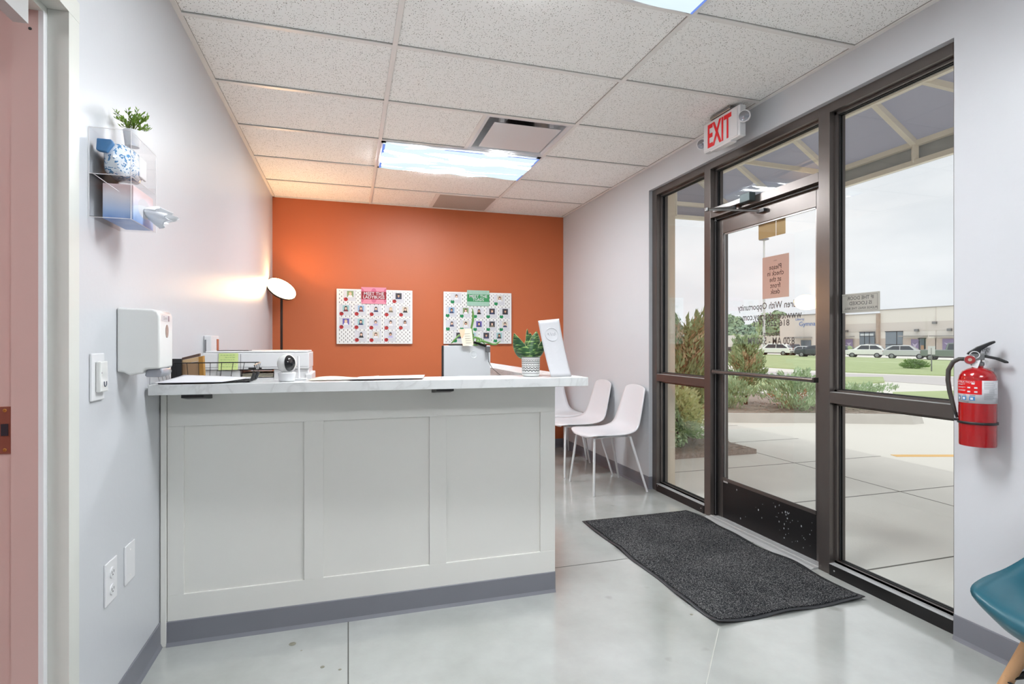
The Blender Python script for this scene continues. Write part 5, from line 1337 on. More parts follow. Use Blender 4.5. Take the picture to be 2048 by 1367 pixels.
m = MB(); m.prism([E(0.004, 0.020, 1.132), E(0.004, 0.030, 1.130), E(0.004, 0.032, 1.112), E(0.004, 0.024, 1.110)], -nrm * 0.006); build('bracket_hook', m, 'silver', t)

# ================================================================== outside
CONC = pbr('pale_concrete_lot', (232, 228, 220), 0.85, var=0.06, vscale=0.8)
WALK = pbr('grey_sidewalk_concrete', (230, 226, 219), 0.85, var=0.08, vscale=3, bump=0.3, bscale=90)
GRASS = pbr('mown_grass', (176, 190, 138), 0.9, var=0.22, vscale=1.2, bump=0.6, bscale=30)
MULCH = pbr('brown_mulch', (162, 148, 138), 0.95, var=0.5, vscale=40, bump=1.0, bscale=60)
ROAD = pbr('road_concrete', (206, 200, 198), 0.85, var=0.06, vscale=0.5)
m = MB()
xs_ = [5.5, 9, 20, 40, 66.5, 400]
for a, b in zip(xs_[:-1], xs_[1:]):
    m.add([(a, -60, terrain(a)), (b, -260 if b > 100 else -60, terrain(b)), (b, 420 if b > 100 else 200, terrain(b)), (a, 200, terrain(a))], [(0, 1, 2, 3)])
struct('parking_lot', m, CONC)
m = MB(); m.box(XR + 0.161, 5.5, -8, 40, -0.20, -0.03)
sw = struct('sidewalk', m, WALK)
m = MB()
for y in (0.03, 1.1, 2.18, 3.25, 4.32, 5.4, 6.5, 7.6): m.box(XR + 0.2, 5.5, y, y + 0.012, -0.0302, -0.0292)
m.box(4.345, 4.357, -8, 40, -0.0302, -0.0292)
build('tooled_joint', m, pbr('joint_grey', (120, 116, 110), 0.9), sw)
m = MB(); p = on_ground(1884, 911); m.obox((p.x, p.y, -0.148), (0.55, -0.16, 0), (0.015, 0.05, 0), (0, 0, 0.002)); build('paint_stripe', m, pbr('yellow_road_paint', (236, 190, 120), 0.7), bpy.data.objects['parking_lot'])
def slab(name, pts, mat, h=0.04, dz=0.0, kind='structure'):
    P_ = [on_ground(*p) for p in pts]; m = MB(); n = len(P_)
    lo = [p + Vector((0, 0, dz)) for p in P_]; hi = [p + Vector((0, 0, dz + h)) for p in P_]
    m.add(lo + hi, [tuple(range(n)), tuple(range(n, 2 * n))] + [(i, (i + 1) % n, n + (i + 1) % n, n + i) for i in range(n)])
    o = build(name, m, mat, origin=lo[0]); o['kind'] = kind; return o
slab('road', [(1440, 741), (1690, 747.5), (1920, 755), (1920, 773), (1780, 763), (1690, 757), (1440, 752)], ROAD, 0.02)
def strip(name, pts, mat, h=0.05):
    """lawn polygon given directly by ground points"""
    m = MB(); n = len(pts); V_ = [Vector((x, y, terrain(x))) for x, y in pts]
    m.add(V_ + [v + Vector((0, 0, h)) for v in V_], [tuple(range(n)), tuple(range(n, 2 * n))] + [(i, (i + 1) % n, n + (i + 1) % n, n + i) for i in range(n)])
    o = build(name, m, mat, origin=V_[0]); o['kind'] = 'structure'; return o
strip('lawn_roadside', [(25.0, 60.0), (24.0, 21.0), (27.0, 17.0), (29, 8), (40, 8), (64, 30), (66, 60), (66, 90), (40, 80)], GRASS, 0.05)
for o_ in [bpy.data.objects['lawn_roadside']]:
    pass
strip('lawn_patch', [(15.0, 18.6), (19.5, 17.0), (21.5, 16.8), (18.5, 14.4), (15.6, 13.5), (10.4, 12.8), (10.5, 20), (14, 24)], GRASS, 0.05)
strip('lawn_strip', [(14.3, 10.9), (18.0, 11.0), (18, 8), (13.8, 9.1), (13.0, 9.9)], GRASS, 0.05)
# planted island with a concrete kerb
isl = [(5.75, 7.55), (6.6, 7.22), (7.5, 6.95), (8.3, 6.62), (8.85, 6.40), (9.15, 6.45), (9.25, 6.75), (9.2, 7.3), (9.4, 8.0), (9.8, 9.0), (9.3, 10.6), (7.0, 12.0), (5.75, 12.0)]
m = MB(); n = len(isl); cxy = Vector((sum(p[0] for p in isl) / n, sum(p[1] for p in isl) / n))
ins = [tuple(Vector(p).lerp(cxy, 0.14 / max(.3, (Vector(p) - cxy).length))) for p in isl]
out_lo = [(x, y, -0.15) for x, y in isl]; out_hi = [(*Vector(p).lerp(cxy, 0.02), 0.0) for p in isl]; in_hi = [(x, y, 0.0) for x, y in ins]; in_lo = [(x, y, -0.06) for x, y in ins]
m.add(out_lo + out_hi + in_hi + in_lo, [(k * n + i, k * n + (i + 1) % n, (k + 1) * n + (i + 1) % n, (k + 1) * n + i) for k in range(3) for i in range(n)])
kb = struct('kerb_island', m, pbr('kerb_concrete', (206, 202, 196), 0.8, var=0.1, vscale=6))
def scatter_patch(m, poly_fn, count, z, s0, s1, rng):
    for _ in range(count):
        x, y = poly_fn(); a = rng.uniform(0, pi); s = rng.uniform(s0, s1); d = Vector((cos(a), sin(a), rng.uniform(-.3, .4))) * s; e = Vector((-sin(a), cos(a), 0)) * s * .25; c = Vector((x, y, z + rng.uniform(0, .02)))
        m.add([c - d - e, c + d - e, c + d + e, c - d + e], [(0, 1, 2, 3)])
m = MB(); m.add([(x, y, -0.03) for x, y in ins], [tuple(range(n))]); build('mulch_bed', m, MULCH, kb)
rg = random.Random(4); m = MB()
def inpoly():
    while True:
        a, b = rg.choice(ins), rg.choice(ins); x, y = Vector(a).lerp(Vector(b), rg.random()).lerp(cxy, rg.random() ** .6 * .9)
        return x, y
scatter_patch(m, inpoly, 2200, -0.028, 0.012, 0.04, rg); chips = build('mulch_chips', m, pbr('bark_chip', (170, 152, 140), 0.9, var=0.4, vscale=20), kb); chips['kind'] = 'stuff'
# planting bed beside the building
m = MB(); m.box(XR + 0.27, 4.31, 4.80, 14, -0.03, 0.02)
bed = struct('planting_bed', m, MULCH)
m = MB(); scatter_patch(m, lambda: (rg.uniform(2.65, 4.3), rg.uniform(4.82, 7.5)), 1400, 0.02, 0.01, 0.035, rg); chips = build('mulch_chips', m, pbr('bark_chip_bed', (164, 146, 134), 0.9, var=0.4, vscale=20), bed); chips['kind'] = 'stuff'

# ------------------------------------------------------------------ awning over the entrance
AW = pbr('slate_blue_awning_fabric', (168, 168, 178), 0.8, var=0.05, vscale=3)
nt = AW.node_tree; bb = nt.nodes['Principled BSDF']; trl = nt.nodes.new('ShaderNodeBsdfTranslucent'); trl.inputs['Color'].default_value = lin(218, 218, 226); mxs = nt.nodes.new('ShaderNodeMixShader'); mxs.inputs[0].default_value = 0.5
nt.links.new(bb.outputs[0], mxs.inputs[1]); nt.links.new(trl.outputs[0], mxs.inputs[2]); nt.links.new(mxs.outputs[0], nt.nodes['Material Output'].inputs['Surface'])
TUBE = pbr('cream_awning_tube', (246, 240, 226), 0.5)
t = empty('awning', (2.62, 2.5, 4.1), label='slate blue awning on cream tube frame outside above the windows', cat='awning')
XO, ZU, ZL, XP, ZP, XW_, ZW = 4.6, 2.87, 2.71, 4.14, 3.16, 2.63, 4.13
YE0, YE1 = -2.6, 5.55
def tubes(name, segs, r=0.022):
    m = MB()
    for a, b in segs:
        a, b = Vector(a), Vector(b); d = (b - a).normalized(); u = d.orthogonal().normalized() if abs(d.z) > .9 else d.cross(UZ).normalized(); w = d.cross(u)
        m.obox((a + b) / 2, d * ((b - a).length / 2), u * r, w * r)
    return build(name, m, TUBE, t)
tubes('front_rail', [((XO, YE0, ZU), (XO, YE1, ZU)), ((XO, YE0, ZL), (XO, YE1, ZL))])
tubes('purlin', [((XP, YE0, ZP), (XP, YE1, ZP))])
tubes('wall_rail', [((XW_, YE0, ZW), (XW_, YE1, ZW)), ((XW_, YE0, ZL), (XW_, YE1, ZL))])
for y in (3.316 - 3.2, 3.316 - 1.6, 3.316, 4.12, 4.90):
    tubes('rafter', [((XW_, y, ZW - .02), (XO, y, ZU))]); 
for y in (3.316, 0.9): tubes('drop_tube', [((XO, y, ZU), (XO, y, ZL))])
tubes('end_tube', [((XW_, YE1, ZU), (XO, YE1, ZU)), ((XW_, YE1, ZL), (XO, YE1, ZL)), ((XW_, YE1, ZW), (XO, YE1, ZU)), ((3.79, YE1, ZL), (3.79, YE1, 3.35)), ((XO, YE1, ZU), (XO, YE1, ZL))], 0.022)
a_ = on_x(1489, 322, XP); b_ = on_x(1652, 348, XO); tubes('diagonal_brace', [((XP, a_.y, ZP), (XO, b_.y, ZU + .02))])
a_ = on_x(1846, 159, XP); tubes('diagonal_brace', [((XP, a_.y, ZP), (XO, a_.y - 0.35, ZU + .02))])
tubes('post', [((XP, 5.0, ZP), (XP, 5.0, ZP + .3))])
m = MB(); m.add([(XW_, YE0, ZW + .03), (XO + .03, YE0, ZU + .03), (XO + .03, YE1 + .03, ZU + .03), (XW_, YE1 + .03, ZW + .03)], [(0, 1, 2, 3)])
build('roof_fabric', m, AW, t, solid=0.003)
m = MB(); m.add([(XO + .03, YE0, ZU + .03), (XO + .03, YE0, ZL - .02), (XO + .03, YE1 + .03, ZL - .02), (XO + .03, YE1 + .03, ZU + .03)], [(0, 1, 2, 3)]); build('valance', m, pbr('grey_valance_fabric', (176, 182, 186), 0.8, var=0.12, vscale=8), t, solid=0.003)
m = MB(); m.add([(XW_, YE1 + .03, ZL - .02), (XO + .03, YE1 + .03, ZL - .02), (XO + .03, YE1 + .03, ZU + .03), (XW_, YE1 + .03, ZW + .03)], [(0, 1, 2, 3)]); build('end_fabric', m, AW, t, solid=0.003)

# ------------------------------------------------------------------ shrubs
def foliage(c, shape, n, l0, l1, rng, up=0.5, tri=0.22):
    m = MB(); c = Vector(c)
    for _ in range(n):
        p, d = shape(rng); p = Vector(p); d = (Vector(d) + Vector((rng.uniform(-1, 1), rng.uniform(-1, 1), rng.uniform(-1, 1))) * .5).normalized()
        l = rng.uniform(l0, l1); s = d.cross(Vector((rng.uniform(-1, 1), rng.uniform(-1, 1), rng.uniform(-1, 1)))).normalized() * l * tri; q = c + p
        m.add([q - d * l * .3, q + s, q + d * l, q - s], [(0, 1, 2, 3)])
    return m
def upright(h, r):
    def f(g):
        z = g.random() ** .8 * h; k = 1 - (z / h) ** 1.4; a = g.uniform(0, 2 * pi); rr = r * (k ** .7) * (0.62 + 0.38 * sin(3 * a + 7 * z)) * g.random() ** .4 + 0.03
        return (rr * cos(a), rr * sin(a), z), (cos(a) * .35, sin(a) * .35, 1)
    return f
def spreading(h, r, arms, g0):
    A_ = [(g0.uniform(0, 2 * pi), g0.uniform(.6, 1) * r, g0.uniform(.5, 1.0) * h) for _ in range(arms)]
    def f(g):
        a, rr, hh = A_[g.randrange(arms)]; s = g.random() ** .7; z = hh * s ** 1.1
        return (cos(a) * rr * s + g.gauss(0, .045), sin(a) * rr * s + g.gauss(0, .045), z + g.gauss(0, .035) + .04), (cos(a), sin(a), .7)
    return f
def plume(h, r, arms, g0, z0=0.15):
    A_ = []
    for _ in range(arms):
        zb = z0 + g0.random() ** 1.1 * h * .72; a = g0.uniform(0, 2 * pi); rr = r * g0.uniform(.45, 1.05) * (1 - .55 * zb / h); A_.append((zb, a, rr, min(h - zb, h * g0.uniform(.18, .38))))
    def f(g):
        zb, a, rr, dz = A_[g.randrange(arms)]; s = g.random() ** .75; w = .05 * (1 - s) + .018
        return (cos(a) * rr * s ** .8 + g.gauss(0, w), sin(a) * rr * s ** .8 + g.gauss(0, w), zb + dz * s ** 1.3 + g.gauss(0, w)), (cos(a) * .5, sin(a) * .5, 1.0)
    return f
def ball(rx, ry, rz):
    def f(g):
        v = Vector((g.gauss(0, 1), g.gauss(0, 1), g.gauss(0, 1))).normalized(); k = (0.75 + 0.25 * sin(5 * v.x + 4 * v.z)) * g.random() ** .25
        return (v.x * rx * k, v.y * ry * k, rz + v.z * rz * k), (v.x, v.y, v.z + .4)
    return f
def shrub(name, loc, fs, trunk, label, cat='shrub', group=None):
    t = empty(name, loc, label=label, cat=cat, group=group)
    for nm, m, mat in fs: build(nm, m, mat, t)
    if trunk:
        m = MB(); b_ = Vector(loc); m.tube([b_ - Vector((0, 0, .05)), b_ + Vector((trunk[1], 0, trunk[0] * .5)), b_ + Vector((trunk[1] * .4, .02, trunk[0]))], [trunk[2], trunk[2] * .8, trunk[2] * .3], 8); build('trunk', m, pbr(name + '_bark', (128, 92, 70), .9, var=.3, vscale=20), t, smooth='all')
    return t
g1 = random.Random(21)
JG = pbr('juniper_green', (176, 196, 150), 0.7, var=0.35, vscale=9); JB = pbr('juniper_browning', (216, 192, 158), 0.7, var=0.3, vscale=9); JL = pbr('fresh_leaf_green', (226, 238, 184), 0.6, var=0.25, vscale=12); DG_ = pbr('deep_shrub_green', (196, 218, 172), 0.7, var=0.3, vscale=10); JS = pbr('blue_green_juniper', (188, 210, 170), 0.7, var=0.3, vscale=9)
p = tuple(on_z(1492, 808, -0.03))
shrub('juniper_tree', p, [('foliage', foliage(p, plume(1.32, .50, 46, g1, .30), 4200, .03, .09, g1), JG), ('brown_foliage', foliage(p, plume(1.0, .42, 22, g1, .2), 1700, .03, .08, g1), JB)], (1.2, -.03, .035), 'upright juniper with browning branches and bare trunk, outside behind the door glass', 'tree')
p = tuple(on_z(1590, 819, -0.03))
shrub('spreading_juniper', p, [('foliage', foliage(p, plume(.72, .95, 26, g1, .02), 3600, .03, .085, g1), JS), ('brown_foliage', foliage(p, spreading(.5, .75, 4, g1), 300, .03, .07, g1), pbr('orange_dead_juniper', (204, 150, 116), .7))], None, 'low spreading juniper in the island, seen through the door below its bar')
p = tuple(on_z(1452, 812, -0.03))
shrub('spreading_juniper', p, [('foliage', foliage(p, plume(.70, .85, 24, g1, .02), 3000, .03, .085, g1), JS)], None, 'low juniper at the left of the island, behind the door hinge side')
p = tuple(on_z(1702, 812, -0.03))
shrub('spreading_juniper', p, [('foliage', foliage(p, plume(.40, 1.15, 24, g1, .02), 3000, .03, .08, g1), JS)], None, 'low juniper whose tips show left of the bell sign window bar')
p = (4.0, 5.62, 0.0)
shrub('conifer', p, [('foliage', foliage(p, plume(1.55, .50, 60, g1, .1), 5200, .03, .09, g1), JG), ('brown_foliage', foliage(p, plume(1.45, .46, 30, g1, .1), 2600, .03, .08, g1), JB)], (1.3, 0, .03), 'tall feathery conifer outside the narrow left window', 'tree')
p = (4.05, 6.55, 0.0)
shrub('conifer', p, [('foliage', foliage(p, plume(1.60, .55, 50, g1, .1), 4200, .03, .09, g1), JG), ('brown_foliage', foliage(p, plume(1.2, .5, 24, g1, .1), 1600, .03, .08, g1), JB)], (1.3, 0, .03), 'second feathery conifer, right behind the tall one in the narrow left window', 'tree')
p = (3.62, 5.25, 0.0)
shrub('leafy_shrub', p, [('foliage', foliage(p, ball(.40, .32, .42), 2600, .02, .05, g1, tri=.4), JL), ('lower_foliage', foliage(p, ball(.42, .34, .24), 2400, .02, .05, g1, tri=.35), DG_)], (.4, 0, .02), 'light green leafy shrub outside, low in the narrow left window')
p = (3.12, 5.10, 0.0)
shrub('leafy_shrub', p, [('foliage', foliage(p, ball(.30, .25, .36), 2000, .02, .05, g1, tri=.4), JL), ('lower_foliage', foliage(p, ball(.3, .26, .2), 1600, .02, .05, g1, tri=.35), DG_)], (.4, 0, .02), 'light green shrub closest to the outside wall in the left window')
p = on_ground(1830, 738); 
shrub('round_bush', p, [('foliage', foliage(p, ball(.95, .7, .32), 3000, .05, .14, g1, tri=.15), pbr('grassy_green', (126, 160, 84), .8, var=.3, vscale=3))], None, 'round grassy bush on the lawn across the road', 'bush')
t_ = empty('lawn_sign', on_ground(1863, 744), label='small white sign on a thin post on the far lawn', cat='sign')
b_ = Vector(t_.location); m = MB(); m.tube([b_, b_ + UZ * 1.30], 0.03, 6); build('sign_post', m, 'steel', t_); m = MB(); m.box(b_.x - .02, b_.x + .02, b_.y - .17, b_.y + .17, b_.z + .95, b_.z + 1.40); build('sign_panel', m, 'white', t_)

# ------------------------------------------------------------------ building across the road
XBD = 92.0
def BP(px, py): return on_x(px, py, XBD)
GZ = terrain(100)
CR = pbr('cream_tilt_up_panel', (236, 231, 222), .8, var=.02); TN = pbr('tan_band', (220, 212, 204), .8, var=.02); BR = pbr('tan_brick_base', (210, 196, 184), .8, var=.08); STN = pbr('stone_pilaster', (178, 158, 142), .85, var=.25, vscale=1.2); DK = pbr('dark_storefront_glass', (112, 124, 134), .15); SH = pbr('grey_roller_door', (124, 136, 146), .4); CAN = pbr('steel_canopy', (160, 156, 152), .5); PUR = pbr('purple_poster', (150, 136, 172), .6)
t = empty('commercial_building', (XBD, 60, GZ), label='long cream and tan commercial building with roller doors across the road', cat='building')
def fac(name, px0, px1, pt, pb, mat, d0=0.0, d1=0.3, par=None, zb=None):
    a, b = BP(px0, pt), BP(px1, pb); z1 = (BP(px0, pt).z + BP(px0, pt).z) / 2; z0 = b.z if zb is None else zb
    m = MB(); m.box(XBD - d1, XBD - d0, min(a.y, b.y), max(a.y, b.y), z0, z1); return build(name, m, mat, par or t)
yr = BP(2080, 600).y; ym = BP(1760, 620).y; yl = BP(1500, 640).y; yg0 = on_x(1656, 650, 92.0 - 4.1).y; yg1 = BP(1590, 650).y
zt = BP(1765, 620).z; zt2 = BP(1720, 629).z; zmid1, zmid0, zbase = BP(1830, 643).z, BP(1830, 661).z, BP(1830, 676).z
m = MB(); m.box(XBD, XBD + 40, yr, ym, GZ, zt); m.box(XBD + .3, XBD + 40, ym, yg0, GZ, zt2); build('panel_wall', m, CR, t)
m = MB(); m.box(XBD - .05, XBD, yr, ym, zmid0, zmid1); m.box(XBD + .25, XBD + .3, ym, yg0, zmid0, zmid1); build('tan_band', m, TN, t)
m = MB(); m.box(XBD - .06, XBD, yr, ym, GZ, zbase); m.box(XBD + .24, XBD + .3, ym, yg0, GZ, zbase); build('brick_base', m, BR, t)
m = MB(); m.box(XBD - .15, XBD + .3, yr, ym, zt, zt + .12); m.box(XBD + .15, XBD + .6, ym, yg0, zt2, zt2 + .12); build('parapet_cap', m, CAN, t)
m = MB(); a = BP(1756, 627); b = BP(1761, 627); m.box(XBD - .5, XBD + .3, b.y, a.y, GZ, zt2 + .05); build('stone_pilaster', m, STN, t)
def opening(name, px0, px1, pt, mat, bars=(), hb=(), pane=None):
    a, b = BP(px0, pt), BP(px1, pt); m = MB(); m.box(XBD - .12, XBD - .02, b.y, a.y, GZ, a.z); o = build(name, m, mat, t)
    m = MB(); w = a.y - b.y
    for k in bars: m.box(XBD - .16, XBD - .12, b.y + w * k - .05, b.y + w * k + .05, GZ, a.z)
    for k in hb: m.box(XBD - .16, XBD - .12, b.y, a.y, GZ + (a.z - GZ) * k - .05, GZ + (a.z - GZ) * k + .05)
    m.box(XBD - .17, XBD - .1, b.y - .1, a.y + .1, a.z, a.z + .12)
    build('frame', m, 'black', o); return o
o = opening('roller_door', 1720, 1750, 664.5, DK, (.33, .66), (.82,))
m = MB(); a, b = BP(1720, 666), BP(1750, 671); m.box(XBD - .15, XBD - .13, b.y + .2, a.y - .2, b.z, a.z - .1); build('lit_pane', m, pbr('pale_window_pane', (206, 214, 216), .2), o)
o = opening('roller_door', 1772, 1806, 663.5, SH, (.33,), (.42, .22))
for k in range(9):
    pass
o = opening('entrance_door', 1838, 1852, 677, DK, (0.1, .9)); m = MB(); a, b = BP(1843, 690), BP(1849, 702); m.box(XBD - .18, XBD - .13, b.y, a.y, b.z, a.z); build('plywood_panel', m, pbr('tan_door_panel', (186, 150, 118), .6), o)
for px0, px1, py0, py1, lb in ((1823, 1839, 678, 700, 0), (1886, 1925, 677, 700, 1), (1692, 1706, 678, 694, 2)):
    a, b = BP(px0, py0), BP(px1, py1); m = MB(); m.box(XBD - .14, XBD - .05, b.y, a.y, b.z, a.z); o = build('poster_window', m, PUR, t)
    m = MB(); m.prism([(XBD - .15, (a.y + b.y) / 2, b.z + .3), (XBD - .15, a.y - .2, a.z - .6), (XBD - .15, (a.y + b.y) / 2, b.z + (a.z - b.z) * .5), (XBD - .15, b.y + .2, a.z - .6)], (.005, 0, 0)); build('pale_motif', m, pbr('pale_lilac', (206, 198, 220), .6), o)
for px0, px1, py in ((1808, 1856, 671.5), (1869, 1925, 671), (1680, 1709, 672.5)):
    a, b = BP(px0, py), BP(px1, py); m = MB(); m.box(XBD - 1.3, XBD, b.y, a.y, a.z - .12, a.z + .05); build('door_canopy', m, CAN, t)
for px, py in ((1871, 645), (1835, 660), (1694, 662), (1901, 659)):
    a = BP(px, py); m = MB(); m.box(XBD - .4, XBD, a.y - .3, a.y + .3, a.z - .2, a.z + .2); build('wall_light', m, 'steel', t)
a = BP(1872, 616); m = MB(); m.box(XBD - .06, XBD, a.y - .06, a.y + .06, GZ, zt); build('downpipe', m, TN, t)
# taller block with blue letters
tg_ = empty('gymnasium_block', (XBD, 96, GZ), label='taller tan block with blue lettering left of the long building', cat='building')
zg = BP(1600, 633).z; m = MB(); m.box(XBD - 4, XBD + 40, yg0, yg1, GZ, zg); build('panel_wall', m, pbr('tan_panel', (228, 218, 208), .8, var=.02), tg_)
m = MB(); m.box(XBD - 4.1, XBD - 3.9, yg0, yg1, zg, zg + .2); build('parapet_cap', m, CAN, tg_)
XG = XBD - 4.08
m = MB(); A, B = on_x(1598, 648, XG), on_x(1652, 646, XG); put_text(m, 'Gymnastics', (XG, (A.y + B.y) / 2, A.z), (0, -1, 0), UZ, 1.25, width=abs(A.y - B.y))
build('lettering', m, pbr('blue_channel_letters', (96, 130, 196), .5), tg_)
A, B = on_x(1591, 638.5, XG), on_x(1608, 638, XG); m = MB(); put_text(m, 'Liberty', (XG, (A.y + B.y) / 2, A.z), (0, -1, 0), UZ, .7, width=abs(A.y - B.y)); build('lettering', m, pbr('blue_channel_letters_small', (96, 130, 196), .5), tg_)
A, B = on_x(1602, 680, XG), on_x(1622, 681, XG); m = MB(); m.box(XG - .05, XG, B.y, A.y, GZ, A.z); build('entrance_door', m, DK, tg_)
A, B = on_x(1590, 675, XG), on_x(1624, 675, XG); m = MB(); m.box(XG - 2.5, XG, B.y, A.y, A.z - .15, A.z + .15); build('door_canopy', m, CAN, tg_)
A, B = on_x(1530, 671, XG), on_x(1590, 671, XG); m = MB(); m.box(XG, XG + 20, yg1, A.y, GZ, A.z); lw = build('low_wing', m, pbr('pale_low_wing', (226, 220, 208), .8), origin=(XG, A.y, GZ)); props(lw, 'low pale building wing left of the lettered block', 'building')
A, B = on_x(1332, 674, 80), on_x(1492, 672, 80); m = MB(); m.box(80, 84, B.y, A.y, GZ, A.z + .2); lw = build('low_warehouse', m, pbr('white_warehouse', (222, 216, 208), .8), origin=(80, A.y, GZ)); props(lw, 'low white warehouse at the left, behind the upright juniper', 'building')

# ------------------------------------------------------------------ parked vehicles
TY_ = pbr('tyre_rubber', (44, 44, 46), .7); GLS = pbr('car_window_glass', (52, 58, 66), .08, coat=.5); RIM = pbr('alloy_rim', (150, 152, 156), .35, metal=.4)
def vehicle(name, kind, paint, L=4.5, H=1.76, W=1.85):
    t = empty(name, (0, 0, 0)); hw = W / 2; h = L / 2
    if kind == 'suv': prof = [(-h + .04, .42), (-h, .80), (-h + .12, 1.0), (-h + .7, 1.08), (-h + 1.1, 1.12)]; cab = [(-h + .95, 1.08), (-h + 1.75, H - .07), (-h + 2.3, H), (h - .95, H - .05), (h - .5, H - .22), (h - .14, 1.12)]; tail = [(h - .1, 1.10), (h, .90), (h, .42)]
    elif kind == 'sedan': prof = [(-h, .38), (-h, .66), (-h + .15, .80), (-h + 1.1, .92)]; cab = [(-h + 1.0, .92), (-h + 1.75, H - .06), (-h + 2.3, H), (h - 1.5, H - .04), (h - .7, 1.0)]; tail = [(h - .12, .98), (h, .8), (h, .38)]
    else: prof = [(-h, .5), (-h, .95), (-h + .1, 1.14), (-h + 1.3, 1.22)]; cab = [(-h + 1.2, 1.2), (-h + 1.8, H - .05), (-h + 2.2, H), (-h + 3.5, H - .03), (-h + 3.7, 1.2)]; tail = [(h - .05, 1.2), (h, 1.15), (h, .5)]
    body = prof + [(cab[-1][0], cab[-1][1])] + tail
    m = MB(); nb_ = len(body); secs = []
    for y, sx, sz in ((-hw, .985, .93), (-hw * .94, 1.0, 1.0), (hw * .94, 1.0, 1.0), (hw, .985, .93)):
        secs.append([(x * sx, y, .42 + (z - .42) * sz) for x, z in body])
    for s in secs: m.v += s
    for k in range(3):
        for i in range(nb_): j_ = (i + 1) % nb_; m.f.append((k * nb_ + i, k * nb_ + j_, (k + 1) * nb_ + j_, (k + 1) * nb_ + i)); m.mi.append(0)
    m.f.append(tuple(range(nb_))); m.mi.append(0); m.f.append(tuple(range(3 * nb_, 4 * nb_))); m.mi.append(0)
    build('body', m, paint, t, local=True, bevel=.05, smooth=40)
    m = MB(); nc_ = len(cab)
    for y, k in ((-hw * .95, 0), (-hw * .74, 1), (hw * .74, 1), (hw * .95, 0)): pass
    lo = [(x, z) for x, z in cab]
    for sgn in (-1, 1):
        m.v += [(x, sgn * hw * (.95 - .22 * max(0, (z - 1.05) / (H - 1.05))), z) for x, z in cab]
    for i in range(nc_ - 1): m.f.append((i, i + 1, nc_ + i + 1, nc_ + i)); m.mi.append(0)
    m.f.append(tuple(range(nc_))); m.mi.append(0); m.f.append(tuple(range(nc_, 2 * nc_))); m.mi.append(0)
    build('cabin', m, paint, t, local=True, bevel=.03, smooth=40)
    m = MB(); zb, zt_ = cab[0][1] + .04, H - .14
    for sgn in (-1, 1):
        yb_ = lambda z: sgn * (hw * (.95 - .22 * max(0, (z - 1.05) / (H - 1.05))) + .012)
        x0 = cab[0][0] + .45; x1 = cab[-1][0] - .18; xa = cab[1][0] + .12; xb = cab[3][0] - .08; xm_ = (x0 + x1) / 2
        for q0, q1, r0, r1 in ((x0, xm_ - .04, xa, xm_ - .04), (xm_ + .04, x1, xm_ + .04, xb)):
            m.add([(q0, yb_(zb), zb), (q1, yb_(zb), zb), (r1, yb_(zt_), zt_), (r0, yb_(zt_), zt_)], [(0, 1, 2, 3)])
    for (xa_, za_), (xb_, zb_), o_ in ((cab[0], cab[1], -.02), (cab[-1], cab[-2], .02)):
        w0, w1 = hw * .82, hw * .66; m.add([(xa_ + (xb_ - xa_) * .12 + o_, -w0, za_ + (zb_ - za_) * .12), (xa_ + (xb_ - xa_) * .12 + o_, w0, za_ + (zb_ - za_) * .12), (xa_ + (xb_ - xa_) * .9 + o_, w1, za_ + (zb_ - za_) * .9), (xa_ + (xb_ - xa_) * .9 + o_, -w1, za_ + (zb_ - za_) * .9)], [(0, 1, 2, 3)])
    build('windows', m, GLS, t, local=True, solid=.02)
    m = MB(); m.box(-h - .02, -h + .1, -hw * .8, hw * .8, .50, .62); m.box(h - .1, h + .02, -hw * .8, hw * .8, .5, .62); m.box(-h + .3, h - .3, -hw - .01, hw + .01, .34, .44); build('lower_trim', m, TY_, t, local=True)
    m = MB(); m.box(-h - .015, -h + .15, -hw * .93, -hw * .6, .70, .84); m.box(-h - .015, -h + .15, hw * .6, hw * .93, .70, .84); build('headlights', m, pbr(name + '_lamp', (214, 216, 220), .15), t, local=True)
    m = MB(); m.box(h - .15, h + .02, -hw * .95, -hw * .62, .86, 1.0); m.box(h - .15, h + .02, hw * .62, hw * .95, .86, 1.0); build('tail_lights', m, pbr(name + '_tail', (150, 34, 34), .3), t, local=True)
    for sx in (-h + .88, h - .90):
        for sgn in (-1, 1):
            m = MB(); m.lathe([(.30, -.11), (.345, -.09), (.345, .09), (.30, .11)], (sx, sgn * (hw - .10), .345), 24, axis=(0, 1, 0)); w_ = build('wheel', m, TY_, t, local=True, smooth=40)
            m = MB(); m.lathe([(.21, 0), (.19, .02), (.06, .03)], (sx, sgn * (hw + .012), .345), 16, axis=(0, sgn, 0)); build('rim', m, RIM, w_, local=True)
    return t
def park(v, px, py, X, ang, label, cat='car', group=None):
    p = on_x(px, py, X); v.location = (X, p.y, terrain(X)); v.rotation_euler = (0, 0, ang); props(v, label, cat, group)
PW, PS, PD, PG, PM = pbr('white_car_paint', (252, 252, 252), .2, coat=.6), pbr('silver_car_paint', (206, 208, 212), .25, metal=.1, coat=.6), pbr('dark_blue_grey_paint', (70, 76, 84), .25, coat=.6), pbr('green_grey_paint', (120, 132, 126), .3, coat=.5), pbr('dark_maroon_paint', (84, 58, 58), .25, coat=.6)
A90 = pi / 2
park(vehicle('parked_suv', 'suv', PW, H=1.76), 1731, 714, 66, -A90 + .55, 'white SUV parked across the road, left of the roller doors, below the bell sign')
park(vehicle('parked_suv', 'suv', PD, H=1.8), 1746, 705, 80, A90 - .7, 'dark grey SUV behind the white one, in front of the stone pilaster')
park(vehicle('parked_crossover', 'suv', PS, H=1.72), 1812, 715, 66, A90 + .55, 'silver crossover seen from behind, parked in front of the second roller door')
